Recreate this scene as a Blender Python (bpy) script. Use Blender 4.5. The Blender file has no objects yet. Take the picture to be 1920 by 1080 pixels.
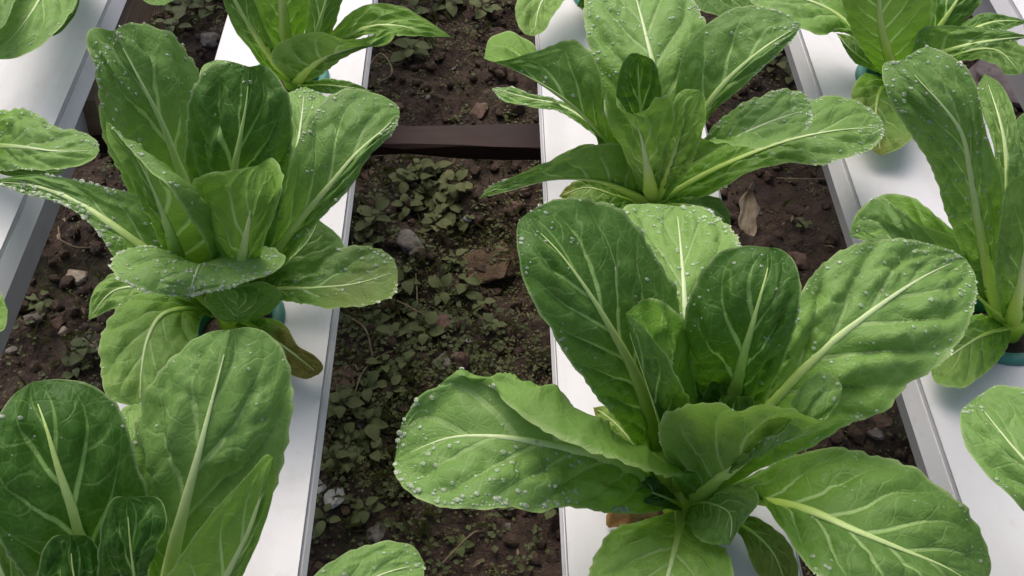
import bpy, math, random
import numpy as np
from mathutils import Vector

# ------------------------------------------------------------------ camera, sky, sun, exposure
scene = bpy.context.scene
F, PITCH, YAW, H = 2000.0, math.radians(47.73), math.radians(0.867), 0.424
cam_data = bpy.data.cameras.new('camera')
cam_data.sensor_width = 36.0
cam_data.lens = 36.0 * F / 1920.0
cam_data.clip_start = 0.01
cam_data.clip_end = 200.0
cam = bpy.data.objects.new('camera', cam_data)
scene.collection.objects.link(cam)
cam.location = (0, 0, H)
cam.rotation_euler = (math.pi / 2 - PITCH, 0, -YAW)
scene.camera = cam

SUN_EL, SUN_AZ = math.radians(62), math.radians(-25)      # azimuth from +Y (away from the camera) towards +X
world = bpy.data.worlds.new('World')
scene.world = world
world.use_nodes = True
wn = world.node_tree.nodes
sky = wn.new('ShaderNodeTexSky')
sky.sky_type = 'NISHITA'
sky.sun_disc = False
sky.sun_elevation = SUN_EL
sky.sun_rotation = SUN_AZ
sky.air_density = 0.7
sky.dust_density = 6.0
sky.ozone_density = 0.6
bgn = wn['Background']
bgn.inputs['Strength'].default_value = 0.135
world.node_tree.links.new(sky.outputs[0], bgn.inputs['Color'])

sun_data = bpy.data.lights.new('sun', 'SUN')
sun_data.energy = 1.15
sun_data.angle = math.radians(60)
sun_data.color = (1.0, 0.965, 0.92)
sun = bpy.data.objects.new('sun', sun_data)
scene.collection.objects.link(sun)
sd = Vector((math.sin(SUN_AZ) * math.cos(SUN_EL), math.cos(SUN_AZ) * math.cos(SUN_EL), math.sin(SUN_EL)))
sun.rotation_euler = (-sd).to_track_quat('-Z', 'Y').to_euler()

vs = scene.view_settings
vs.view_transform = 'Standard'
vs.look = 'None'
vs.gamma = 1.0
vs.exposure = 0.36
scene.cycles.max_bounces = 10
scene.cycles.transparent_max_bounces = 8
scene.cycles.caustics_refractive = False
scene.cycles.caustics_reflective = False

# ------------------------------------------------------------------ helpers
C = scene.collection
rnd = random.Random(7)
nrs = np.random.RandomState(11)
cy, sy_, cp, sp = math.cos(YAW), math.sin(YAW), math.cos(PITCH), math.sin(PITCH)
RIGHT = np.array((cy, -sy_, 0.0))
FWD = np.array((sy_ * cp, cy * cp, -sp))
UP = np.cross(RIGHT, FWD)


def at(px, py, z=0.0):
    """world point of the place seen at photo position px, py that lies z metres above the channel tops"""
    d = FWD * F + RIGHT * (px - 960) - UP * (py - 540)
    s = (z - H) / d[2]
    return np.array((0, 0, H)) + d * s


def tag(o, label=None, cat=None, group=None, kind=None):
    if label: o['label'] = label
    if cat: o['category'] = cat
    if group: o['group'] = group
    if kind: o['kind'] = kind
    return o


def link(o, parent=None):
    C.objects.link(o)
    if parent is not None:
        o.parent = parent
    return o


def empty(name, loc):
    o = bpy.data.objects.new(name, None)
    o.empty_display_size = 0.02
    o.location = Vector([float(v) for v in loc])
    return link(o)


def mesh_obj(name, verts, faces, mat, parent=None, smooth=True, origin=None):
    me = bpy.data.meshes.new(name)
    v = np.asarray(verts, dtype=float)
    if origin is not None:
        v = v - np.asarray(origin, dtype=float)
    me.from_pydata(v.tolist(), [], [tuple(int(i) for i in f) for f in faces])
    me.update()
    if smooth:
        me.polygons.foreach_set('use_smooth', [True] * len(me.polygons))
    me.materials.append(mat)
    o = bpy.data.objects.new(name, me)
    if origin is not None and parent is None:
        o.location = Vector([float(q) for q in origin])
    return link(o, parent)


def _hash(ix, iy, iz, seed):
    n = (ix * 374761393 + iy * 668265263 + iz * 1274126177 + seed * 974711) & 0x7fffffff
    n = ((n ^ (n >> 13)) * 1274126177) & 0x7fffffff
    n = n ^ (n >> 16)
    return (n & 0xffff) / 65535.0


def vnoise(x, y, z=0.0, seed=0):
    x = np.asarray(x, dtype=float); y = np.asarray(y, dtype=float); z = np.zeros_like(x) + z
    ix, iy, iz = np.floor(x).astype(np.int64), np.floor(y).astype(np.int64), np.floor(z).astype(np.int64)
    fx, fy, fz = x - ix, y - iy, z - iz
    fx = fx * fx * (3 - 2 * fx); fy = fy * fy * (3 - 2 * fy); fz = fz * fz * (3 - 2 * fz)
    r = 0
    for dx in (0, 1):
        for dy in (0, 1):
            for dz in (0, 1):
                w = (fx if dx else 1 - fx) * (fy if dy else 1 - fy) * (fz if dz else 1 - fz)
                r = r + w * _hash(ix + dx, iy + dy, iz + dz, seed)
    return r * 2 - 1


def fbm(x, y, z=0.0, seed=0, octv=4):
    a, s, f = 0.0, 1.0, 1.0
    for o in range(octv):
        a = a + s * vnoise(np.asarray(x) * f, np.asarray(y) * f, np.asarray(z) * f, seed + o * 17)
        s *= 0.5; f *= 2.03
    return a


def spline(pts, n):
    """centripetal-ish Catmull-Rom through pts, resampled to n points evenly by length"""
    p = np.asarray(pts, dtype=float)
    if len(p) == 2:
        t = np.linspace(0, 1, n)[:, None]
        return p[0] * (1 - t) + p[1] * t
    ext = np.vstack((2 * p[0] - p[1], p, 2 * p[-1] - p[-2]))
    out = []
    for i in range(1, len(ext) - 2):
        p0, p1, p2, p3 = ext[i - 1], ext[i], ext[i + 1], ext[i + 2]
        d1 = max(np.linalg.norm(p1 - p0), 1e-9) ** 0.5
        d2 = max(np.linalg.norm(p2 - p1), 1e-9) ** 0.5
        d3 = max(np.linalg.norm(p3 - p2), 1e-9) ** 0.5
        m1 = d2 * ((p1 - p0) / d1 - (p2 - p0) / (d1 + d2) + (p2 - p1) / d2)
        m2 = d2 * ((p2 - p1) / d2 - (p3 - p1) / (d2 + d3) + (p3 - p2) / d3)
        for t in np.linspace(0, 1, 14, endpoint=False):
            h00 = 2 * t**3 - 3 * t**2 + 1; h10 = t**3 - 2 * t**2 + t
            h01 = -2 * t**3 + 3 * t**2; h11 = t**3 - t**2
            out.append(h00 * p1 + h10 * m1 + h01 * p2 + h11 * m2)
    out.append(p[-1])
    out = np.array(out)
    s = np.concatenate(([0], np.cumsum(np.linalg.norm(np.diff(out, axis=0), axis=1))))
    q = np.linspace(0, s[-1], n)
    return np.stack([np.interp(q, s, out[:, k]) for k in range(3)], axis=1)


# ------------------------------------------------------------------ materials
def new_mat(name):
    m = bpy.data.materials.new(name)
    m.use_nodes = True
    nt = m.node_tree
    return m, nt, nt.nodes['Principled BSDF'], nt.nodes['Material Output']


class G:
    """tiny node-graph writer"""
    def __init__(self, nt): self.nt = nt
    def n(self, t, **kw):
        o = self.nt.nodes.new(t)
        for k, v in kw.items(): setattr(o, k, v)
        return o
    def put(self, sock, v):
        if hasattr(v, 'is_output') or hasattr(v, 'links'): self.nt.links.new(v, sock)
        else: sock.default_value = v
    def math(self, op, a, b=None, clamp=False):
        o = self.n('ShaderNodeMath', operation=op); o.use_clamp = clamp
        self.put(o.inputs[0], a)
        if b is not None: self.put(o.inputs[1], b)
        return o.outputs[0]
    def mix(self, f, a, b, blend='MIX'):
        o = self.n('ShaderNodeMix', data_type='RGBA', blend_type=blend)
        self.put(o.inputs[0], f); self.put(o.inputs[6], a); self.put(o.inputs[7], b)
        return o.outputs[2]
    def step(self, x, lo, hi, a=0.0, b=1.0):
        o = self.n('ShaderNodeMapRange', interpolation_type='SMOOTHSTEP')
        self.put(o.inputs[0], x); self.put(o.inputs[1], lo); self.put(o.inputs[2], hi)
        self.put(o.inputs[3], a); self.put(o.inputs[4], b)
        return o.outputs[0]
    def noise(self, vec, scale, detail=3.0, rough=0.55):
        o = self.n('ShaderNodeTexNoise')
        o.inputs['Scale'].default_value = scale; o.inputs['Detail'].default_value = detail
        o.inputs['Roughness'].default_value = rough
        if vec is not None: self.put(o.inputs['Vector'], vec)
        return o.outputs[0]
    def bump(self, h, strength, dist, normal=None):
        o = self.n('ShaderNodeBump')
        o.inputs['Strength'].default_value = strength; o.inputs['Distance'].default_value = dist
        self.put(o.inputs['Height'], h)
        if normal is not None: self.put(o.inputs['Normal'], normal)
        return o.outputs[0]


def rgb(r, g, b): return (r, g, b, 1.0)


def leaf_material():
    m, nt, P, out = new_mat('lettuce_leaf')
    g = G(nt)
    uv = g.n('ShaderNodeUVMap', uv_map='uv').outputs[0]
    ve = g.n('ShaderNodeUVMap', uv_map='vein').outputs[0]
    s1 = g.n('ShaderNodeSeparateXYZ'); g.put(s1.inputs[0], uv)
    s2 = g.n('ShaderNodeSeparateXYZ'); g.put(s2.inputs[0], ve)
    u, v = s1.outputs[0], s1.outputs[1]
    ph = s2.outputs[0]
    uc = g.math('MULTIPLY', g.math('ABSOLUTE', g.math('SUBTRACT', u, 0.5)), 2.0)
    side = g.math('MULTIPLY', g.math('GREATER_THAN', u, 0.5), 0.41)
    f = g.math('FRACT', g.math('ADD', ph, side))
    dist = g.math('SUBTRACT', 0.5, g.math('ABSOLUTE', g.math('SUBTRACT', f, 0.5)))
    w = g.step(uc, 0.0, 0.7, 0.140, 0.045)
    vein = g.step(g.math('DIVIDE', dist, w), 0.35, 1.0, 1.0, 0.0)
    vein = g.math('MULTIPLY', vein, g.step(uc, 0.30, 0.90, 1.0, 0.10))
    vein = g.math('MULTIPLY', vein, g.step(v, 0.72, 0.97, 1.0, 0.25))
    oc = g.n('ShaderNodeObjectInfo')
    col = g.n('ShaderNodeSeparateColor'); g.put(col.inputs[0], oc.outputs['Color'])
    yel, drk, brn = col.outputs[0], col.outputs[1], col.outputs[2]
    tex = g.n('ShaderNodeTexCoord')
    ob = tex.outputs['Object']
    cmb = g.n('ShaderNodeCombineXYZ')
    g.put(cmb.inputs[0], g.math('MULTIPLY', g.math('ADD', ph, side), 1.6))
    g.put(cmb.inputs[1], g.math('MULTIPLY', uc, 4.5)); g.put(cmb.inputs[2], g.math('MULTIPLY', oc.outputs['Random'], 20.0))
    vor = g.n('ShaderNodeTexVoronoi', feature='DISTANCE_TO_EDGE'); vor.inputs['Scale'].default_value = 1.0
    g.put(vor.inputs['Vector'], cmb.outputs[0])
    net = g.step(vor.outputs['Distance'], 0.012, 0.05, 1.0, 0.0)
    ph2 = g.math('ADD', g.math('MULTIPLY', g.math('ADD', ph, side), 2.0), g.math('MULTIPLY', uc, 3.2))
    ph2 = g.math('ADD', ph2, g.math('MULTIPLY', g.noise(ob, 70.0, 2.0), 1.2))
    f2 = g.math('FRACT', ph2)
    d2 = g.math('SUBTRACT', 0.5, g.math('ABSOLUTE', g.math('SUBTRACT', f2, 0.5)))
    br = g.math('MULTIPLY', g.step(d2, 0.02, 0.07, 1.0, 0.0), g.math('MULTIPLY', g.step(uc, 0.15, 0.35), g.step(uc, 0.6, 0.9, 1.0, 0.2)))
    vor2 = g.n('ShaderNodeTexVoronoi', feature='DISTANCE_TO_EDGE'); vor2.inputs['Scale'].default_value = 210.0
    g.put(vor2.inputs['Vector'], ob)
    net2 = g.step(vor2.outputs['Distance'], 0.02, 0.12, 1.0, 0.0)
    n1 = g.noise(ob, 26.0, 3.0)
    n2 = g.noise(ob, 420.0, 2.0)
    # blade colour of the upper face
    mid = g.mix(drk, rgb(0.225, 0.405, 0.105), rgb(0.020, 0.086, 0.004))
    mid = g.mix(g.step(n1, 0.3, 0.75), mid, g.mix(0.32, mid, g.mix(drk, rgb(0.270, 0.440, 0.130), rgb(0.060, 0.170, 0.018))))
    mid = g.mix(yel, mid, rgb(0.265, 0.405, 0.070))
    basec = g.mix(drk, rgb(0.200, 0.420, 0.022), rgb(0.130, 0.345, 0.006))
    top = g.mix(g.step(v, 0.12, 0.72, 0.92, 0.0), mid, basec)
    top = g.mix(g.math('MULTIPLY', n2, 0.14), top, rgb(0.025, 0.07, 0.012))
    # lower face: paler and duller
    und = g.mix(g.step(v, 0.1, 0.6, 0.7, 0.0), g.mix(drk, rgb(0.195, 0.350, 0.075), rgb(0.125, 0.305, 0.020)), basec)
    und = g.mix(yel, und, rgb(0.30, 0.39, 0.085))
    geo = g.n('ShaderNodeNewGeometry')
    bf = geo.outputs['Backfacing']
    c = g.mix(bf, top, und)
    vcol = g.mix(drk, rgb(0.50, 0.66, 0.30), rgb(0.36, 0.60, 0.17))
    c = g.mix(g.math('MULTIPLY', vein, g.step(drk, 0.1, 0.7, 0.42, 0.95)), c, vcol)
    c = g.mix(g.math('MULTIPLY', net, g.step(uc, 0.0, 0.3, 0.02, 0.06)), c, vcol)
    c = g.mix(g.math('MULTIPLY', br, 0.16), c, vcol)
    c = g.mix(g.math('MULTIPLY', net2, 0.05), c, vcol)
    c = g.mix(g.step(uc, 0.955, 1.0, 0.0, 0.55), c, rgb(0.44, 0.56, 0.25))
    # withered parts near the tip of the oldest leaves
    wn_ = g.math('MULTIPLY', g.step(g.math('ADD', n1, g.math('MULTIPLY', v, 0.55)), 0.72, 1.0), brn)
    c = g.mix(wn_, c, rgb(0.22, 0.135, 0.035))
    g.put(P.inputs['Base Color'], c)
    g.put(P.inputs['Roughness'], g.step(n1, 0.3, 0.8, 0.44, 0.58))
    P.inputs['Specular IOR Level'].default_value = 0.24
    hgt = g.math('ADD', g.math('MULTIPLY', vein, -0.6), g.math('MULTIPLY', net, -0.12))
    hgt = g.math('ADD', hgt, g.math('MULTIPLY', net2, -0.14))
    hgt = g.math('ADD', hgt, g.math('MULTIPLY', br, -0.3))
    hgt = g.math('ADD', hgt, g.math('MULTIPLY', n2, 0.10))
    bn = g.bump(hgt, 0.55, 0.0011)
    bn = g.bump(g.noise(ob, 95.0, 2.0), 0.35, 0.0018, bn)
    g.put(P.inputs['Normal'], bn)
    tr = g.n('ShaderNodeBsdfTranslucent')
    g.put(tr.inputs['Color'], g.mix(0.5, c, g.mix(drk, rgb(0.26, 0.47, 0.02), rgb(0.10, 0.28, 0.004))))
    g.put(tr.inputs['Normal'], bn)
    ms = g.n('ShaderNodeMixShader'); ms.inputs[0].default_value = 0.30
    nt.links.new(P.outputs[0], ms.inputs[1]); nt.links.new(tr.outputs[0], ms.inputs[2])
    nt.links.new(ms.outputs[0], out.inputs['Surface'])
    return m


def midrib_material():
    m, nt, P, out = new_mat('lettuce_midrib')
    g = G(nt)
    uv = g.n('ShaderNodeUVMap', uv_map='uv').outputs[0]
    s1 = g.n('ShaderNodeSeparateXYZ'); g.put(s1.inputs[0], uv)
    v = s1.outputs[1]
    oc = g.n('ShaderNodeObjectInfo')
    col = g.n('ShaderNodeSeparateColor'); g.put(col.inputs[0], oc.outputs['Color'])
    pale = g.mix(col.outputs[1], rgb(0.56, 0.66, 0.38), rgb(0.50, 0.68, 0.18))
    lo = g.mix(col.outputs[1], rgb(0.50, 0.70, 0.14), rgb(0.54, 0.76, 0.05))
    c = g.mix(g.step(v, 0.25, 0.75), lo, pale)
    ob = g.n('ShaderNodeTexCoord').outputs['Object']
    n = g.noise(ob, 240.0, 3.0)
    c = g.mix(g.math('MULTIPLY', n, 0.22), c, rgb(0.20, 0.36, 0.06))
    g.put(P.inputs['Base Color'], c)
    P.inputs['Roughness'].default_value = 0.42
    P.inputs['Subsurface Weight'].default_value = 0.15
    P.inputs['Subsurface Radius'].default_value = (0.004, 0.005, 0.002)
    g.put(P.inputs['Normal'], g.bump(n, 0.3, 0.0008))
    return m


def water_material():
    m, nt, P, out = new_mat('water_drop')
    # a drop gathers the light of the whole sky: mostly clear, a little milky, mirror-like at the rim
    g = G(nt)
    P.inputs['Base Color'].default_value = rgb(0.92, 0.99, 0.82)
    P.inputs['Roughness'].default_value = 0.06
    P.inputs['Specular IOR Level'].default_value = 1.0
    tr = g.n('ShaderNodeBsdfTransparent'); tr.inputs[0].default_value = rgb(0.97, 1.0, 0.96)
    fr = g.n('ShaderNodeFresnel'); fr.inputs['IOR'].default_value = 1.45
    ms = g.n('ShaderNodeMixShader')
    g.put(ms.inputs[0], g.math('ADD', g.math('MULTIPLY', fr.outputs[0], 0.9), 0.21, True))
    nt.links.new(tr.outputs[0], ms.inputs[1]); nt.links.new(P.outputs[0], ms.inputs[2])
    nt.links.new(ms.outputs[0], out.inputs['Surface'])
    return m


def plastic_material(name, base, dirt, rough=0.42):
    m, nt, P, out = new_mat(name)
    g = G(nt)
    ob = g.n('ShaderNodeTexCoord').outputs['Object']
    mp = g.n('ShaderNodeMapping'); mp.inputs['Scale'].default_value = (1.0, 0.25, 1.0); g.put(mp.inputs['Vector'], ob)
    n1 = g.noise(mp.outputs[0], 34.0, 5.0)
    n2 = g.noise(ob, 900.0, 2.0)
    n3 = g.noise(ob, 150.0, 4.0)
    c = g.mix(g.step(n1, 0.42, 0.78, 0.0, 0.5), base, dirt)
    c = g.mix(g.step(n3, 0.60, 0.72, 0.0, 0.3), c, dirt)
    n4 = g.noise(ob, 11.0, 6.0, 0.7)
    c = g.mix(g.step(n4, 0.56, 0.72, 0.0, 0.30), c, g.mix(0.5, dirt, rgb(0.30, 0.27, 0.20)))
    c = g.mix(g.step(n2, 0.715, 0.77, 0.0, 0.55), c, rgb(0.12, 0.10, 0.08))
    g.put(P.inputs['Base Color'], c)
    g.put(P.inputs['Roughness'], g.step(n1, 0.3, 0.8, rough, rough + 0.2))
    g.put(P.inputs['Normal'], g.bump(g.noise(ob, 60.0, 4.0), 0.12, 0.002))
    return m


def soil_material():
    m, nt, P, out = new_mat('soil')
    g = G(nt)
    ob = g.n('ShaderNodeTexCoord').outputs['Object']
    a = g.noise(ob, 9.0, 5.0); b = g.noise(ob, 90.0, 6.0, 0.65); d = g.noise(ob, 420.0, 3.0)
    c = g.mix(g.step(b, 0.3, 0.7), rgb(0.034, 0.023, 0.017), rgb(0.120, 0.082, 0.060))
    c = g.mix(g.step(a, 0.45, 0.65, 0.0, 0.5), c, rgb(0.070, 0.046, 0.034))
    c = g.mix(g.step(g.noise(ob, 21.0, 5.0), 0.55, 0.68, 0.0, 0.42), c, rgb(0.050, 0.066, 0.022))
    c = g.mix(g.step(d, 0.64, 0.72, 0.0, 0.55), c, rgb(0.20, 0.165, 0.14))
    g.put(P.inputs['Base Color'], c)
    P.inputs['Roughness'].default_value = 0.82
    P.inputs['Specular IOR Level'].default_value = 0.35
    bn = g.bump(b, 0.9, 0.010)
    g.put(P.inputs['Normal'], g.bump(d, 0.6, 0.003, bn))
    return m


def simple_noise_material(name, c1, c2, scale=60.0, rough=0.7, bump=0.5, dist=0.004, stretch=(1, 1, 1)):
    m, nt, P, out = new_mat(name)
    g = G(nt)
    ob = g.n('ShaderNodeTexCoord').outputs['Object']
    mp = g.n('ShaderNodeMapping'); mp.inputs['Scale'].default_value = stretch; g.put(mp.inputs['Vector'], ob)
    n = g.noise(mp.outputs[0], scale, 5.0, 0.62)
    g.put(P.inputs['Base Color'], g.mix(g.step(n, 0.28, 0.74), c1, c2))
    P.inputs['Roughness'].default_value = rough
    g.put(P.inputs['Normal'], g.bump(n, bump, dist))
    return m


def weed_material(name, c1, c2):
    m, nt, P, out = new_mat(name)
    g = G(nt)
    oc = g.n('ShaderNodeObjectInfo')
    ob = g.n('ShaderNodeTexCoord').outputs['Object']
    n = g.noise(ob, 180.0, 3.0)
    c = g.mix(oc.outputs['Random'], c1, c2)
    c = g.mix(g.math('MULTIPLY', n, 0.5), c, rgb(0.03, 0.05, 0.012))
    g.put(P.inputs['Base Color'], c)
    P.inputs['Roughness'].default_value = 0.5
    g.put(P.inputs['Normal'], g.bump(n, 0.4, 0.001))
    tr = g.n('ShaderNodeBsdfTranslucent'); g.put(tr.inputs['Color'], c)
    ms = g.n('ShaderNodeMixShader'); ms.inputs[0].default_value = 0.2
    nt.links.new(P.outputs[0], ms.inputs[1]); nt.links.new(tr.outputs[0], ms.inputs[2])
    nt.links.new(ms.outputs[0], out.inputs['Surface'])
    return m


LEAF, RIB, WATER = leaf_material(), midrib_material(), water_material()
WHITE = plastic_material('white_plastic', rgb(0.635, 0.635, 0.66), rgb(0.47, 0.455, 0.44))
GREYW = plastic_material('grey_plastic', rgb(0.66, 0.66, 0.68), rgb(0.45, 0.43, 0.40))
TEAL = plastic_material('teal_plastic', rgb(0.035, 0.21, 0.17), rgb(0.06, 0.12, 0.09), 0.45)
MEDIUM = simple_noise_material('growing_medium', rgb(0.015, 0.010, 0.008), rgb(0.055, 0.036, 0.022), 300, 0.9, 0.8)
SOIL = soil_material()
CLOD = simple_noise_material('clod', rgb(0.030, 0.019, 0.012), rgb(0.105, 0.068, 0.046), 140, 0.85, 0.7, 0.004)
WOOD_DARK = simple_noise_material('dark_wet_wood', rgb(0.012, 0.006, 0.005), rgb(0.031, 0.013, 0.010), 40, 0.6, 0.6, 0.003, (0.12, 1, 1))
WOOD_DARK.node_tree.nodes['Principled BSDF'].inputs['Specular IOR Level'].default_value = 0.2
WOOD_TAN = simple_noise_material('tan_wood', rgb(0.16, 0.105, 0.065), rgb(0.30, 0.22, 0.15), 60, 0.75, 0.5, 0.002, (1, 0.12, 1))
STONE_W = simple_noise_material('cream_stone', rgb(0.34, 0.27, 0.19), rgb(0.62, 0.55, 0.44), 120, 0.75)
STONE_G = simple_noise_material('grey_stone', rgb(0.13, 0.115, 0.10), rgb(0.27, 0.24, 0.21), 120, 0.8)
STONE_B = simple_noise_material('brown_stone', rgb(0.10, 0.062, 0.043), rgb(0.22, 0.14, 0.105), 100, 0.85)
STONE_O = simple_noise_material('ochre_stone', rgb(0.070, 0.046, 0.027), rgb(0.150, 0.102, 0.058), 70, 0.9, 0.9, 0.008)
STONE_P = simple_noise_material('pinkish_stone', rgb(0.26, 0.20, 0.185), rgb(0.46, 0.385, 0.365), 50, 0.85, 0.7, 0.006)
SHELL = simple_noise_material('pale_chip', rgb(0.42, 0.42, 0.38), rgb(0.62, 0.62, 0.58), 150, 0.6)
DRY = simple_noise_material('dry_leaf', rgb(0.36, 0.27, 0.18), rgb(0.62, 0.52, 0.40), 120, 0.8, 0.6, 0.002)
RUST = simple_noise_material('withered_leaf', rgb(0.18, 0.085, 0.018), rgb(0.42, 0.24, 0.075), 140, 0.7, 0.6, 0.002)
STRAW = simple_noise_material('straw', rgb(0.16, 0.12, 0.07), rgb(0.34, 0.27, 0.17), 200, 0.8)
WEED = weed_material('weed_leaf', rgb(0.165, 0.205, 0.060), rgb(0.270, 0.285, 0.110))
WEED_D = weed_material('weed_leaf_dark', rgb(0.135, 0.185, 0.055), rgb(0.225, 0.265, 0.095))
COVER2 = weed_material('moss_leaf', rgb(0.165, 0.185, 0.050), rgb(0.210, 0.220, 0.075))
COVER = weed_material('ground_cover_leaf', rgb(0.115, 0.150, 0.048), rgb(0.150, 0.180, 0.065))

# ------------------------------------------------------------------ ground
SOIL_Z = -0.20


def soil_h(x, y):
    return (SOIL_Z + 0.016 * fbm(np.asarray(x) * 7, np.asarray(y) * 7, 0, 3, 3)
            + 0.007 * fbm(np.asarray(x) * 38, np.asarray(y) * 38, 0, 9, 3))


def axis(lo, hi, step, far):
    c = np.arange(lo, hi + 1e-6, step)
    g = step * np.cumsum(1.35 ** np.arange(1, 60)); g = g[g < far]
    return np.concatenate((lo - g[::-1], c, hi + g))


gx, gy = axis(-0.62, 0.72, 0.0045, 30), axis(0.08, 1.15, 0.0045, 30)
X, Y = np.meshgrid(gx, gy)
Z = soil_h(X, Y)
nx, ny = len(gx), len(gy)
idx = np.arange(nx * ny).reshape(ny, nx)
faces = np.stack((idx[:-1, :-1], idx[:-1, 1:], idx[1:, 1:], idx[1:, :-1]), axis=-1).reshape(-1, 4)
ground = mesh_obj('ground', np.stack((X, Y, Z), -1).reshape(-1, 3), faces, SOIL)
tag(ground, 'dark brown bare soil under the white channels', kind='structure')


def ico(sub):
    t = (1 + 5 ** 0.5) / 2
    v = [(-1, t, 0), (1, t, 0), (-1, -t, 0), (1, -t, 0), (0, -1, t), (0, 1, t), (0, -1, -t), (0, 1, -t),
         (t, 0, -1), (t, 0, 1), (-t, 0, -1), (-t, 0, 1)]
    f = [(0, 11, 5), (0, 5, 1), (0, 1, 7), (0, 7, 10), (0, 10, 11), (1, 5, 9), (5, 11, 4), (11, 10, 2), (10, 7, 6), (7, 1, 8),
         (3, 9, 4), (3, 4, 2), (3, 2, 6), (3, 6, 8), (3, 8, 9), (4, 9, 5), (2, 4, 11), (6, 2, 10), (8, 6, 7), (9, 8, 1)]
    v = [np.array(p) / np.linalg.norm(p) for p in v]
    for _ in range(sub):
        mid, nf = {}, []
        def m(a, b):
            k = (min(a, b), max(a, b))
            if k not in mid:
                q = v[a] + v[b]; v.append(q / np.linalg.norm(q)); mid[k] = len(v) - 1
            return mid[k]
        for a, b, c in f:
            ab, bc, ca = m(a, b), m(b, c), m(c, a)
            nf += [(a, ab, ca), (b, bc, ab), (c, ca, bc), (ab, bc, ca)]
        f = nf
    return np.array(v), np.array(f)


ICO0, ICO1, ICO2, ICO3 = ico(0), ico(1), ico(2), ico(3)


def rot_z(a):
    c, s = math.cos(a), math.sin(a)
    return np.array(((c, -s, 0), (s, c, 0), (0, 0, 1.0)))


def rand_rot(r):
    a, b, c = r.uniform(0, 6.28), r.uniform(-0.5, 0.5), r.uniform(0, 6.28)
    cx, sx = math.cos(b), math.sin(b)
    return rot_z(a) @ np.array(((1, 0, 0), (0, cx, -sx), (0, sx, cx))) @ rot_z(c)


def lump(size, seed, sub=2, rough=0.28, flat=0.7):
    v, f = (ICO0, ICO1, ICO2, ICO3)[sub]
    n = fbm(v[:, 0] * 1.3 + seed * 3.1, v[:, 1] * 1.3, v[:, 2] * 1.3 + seed, seed, 3)
    q = v * (1 + rough * n)[:, None]
    # knock off a few planes so that it reads as broken stone
    r = np.random.RandomState(seed)
    for _ in range(5):
        d = r.normal(size=3); d /= np.linalg.norm(d)
        k = r.uniform(0.55, 0.85)
        h = q @ d
        q = q - np.outer(np.maximum(h - k, 0), d)
    return q * size * np.array((1.0, r.uniform(0.7, 1.0), flat)), f


# soil crumbs and gravel: past counting
V, Fc, o = [], [], 0
for i in range(9000):
    x, y = rnd.uniform(-0.6, 0.7), rnd.uniform(0.12, 1.1)
    s = 0.0013 + 0.0062 * rnd.random() ** 2.8
    q, f = lump(s, i % 40, 0 if s < 0.003 else 1, 0.3, 0.75)
    q = q @ rand_rot(rnd).T
    q = q + np.array((x, y, float(soil_h(x, y)) + s * 0.35))
    V.append(q); Fc.append(f + o); o += len(q)
clods = mesh_obj('soil_crumbs', np.vstack(V), np.vstack(Fc), CLOD, smooth=False)
tag(clods, 'brown crumbs of soil scattered over the ground', kind='stuff')
V, Fc, o = [], [], 0
for i in range(420):
    x, y = rnd.uniform(-0.6, 0.7), rnd.uniform(0.12, 1.1)
    s = 0.0012 + 0.0036 * rnd.random() ** 2.5
    q, f = lump(s, 50 + i % 30, 1, 0.25, 0.6)
    q = q @ rand_rot(rnd).T + np.array((x, y, float(soil_h(x, y)) + s * 0.5))
    V.append(q); Fc.append(f + o); o += len(q)
grit = mesh_obj('gravel', np.vstack(V), np.vstack(Fc), STONE_G, smooth=False)
tag(grit, 'small pale grit lying in the soil', kind='stuff')

# ------------------------------------------------------------------ channels
AX = [at(-30, 540)[0] - 0.05, at(628, 540)[0] - 0.05, at(1036.7, 540)[0] + 0.05, at(1666.7, 540)[0] + 0.05]
AX.append(at(1910, 20)[0] + 0.05)
# plant bases: (channel, pixel)
BASES = {'p1': (1, 440, 600), 'p2': (2, 1275, 945), 'p3': (2, 1212, 372), 'p4': (1, 555, 150), 'p5': (1, 290, 1310),
         'p6': (3, 1890, 612), 'p7': (3, 1685, 150), 'p8': (3, 2100, 1200), 'p9': (0, -70, 292), 'p10': (0, 92, -90),
         'p11': (2, 1150, -8), 'p12': (0, -205, 650)}
HOLE_R = 0.0225


SKIRT = [0.014, 0.007, 0.006, 0.014, 0.014]


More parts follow.
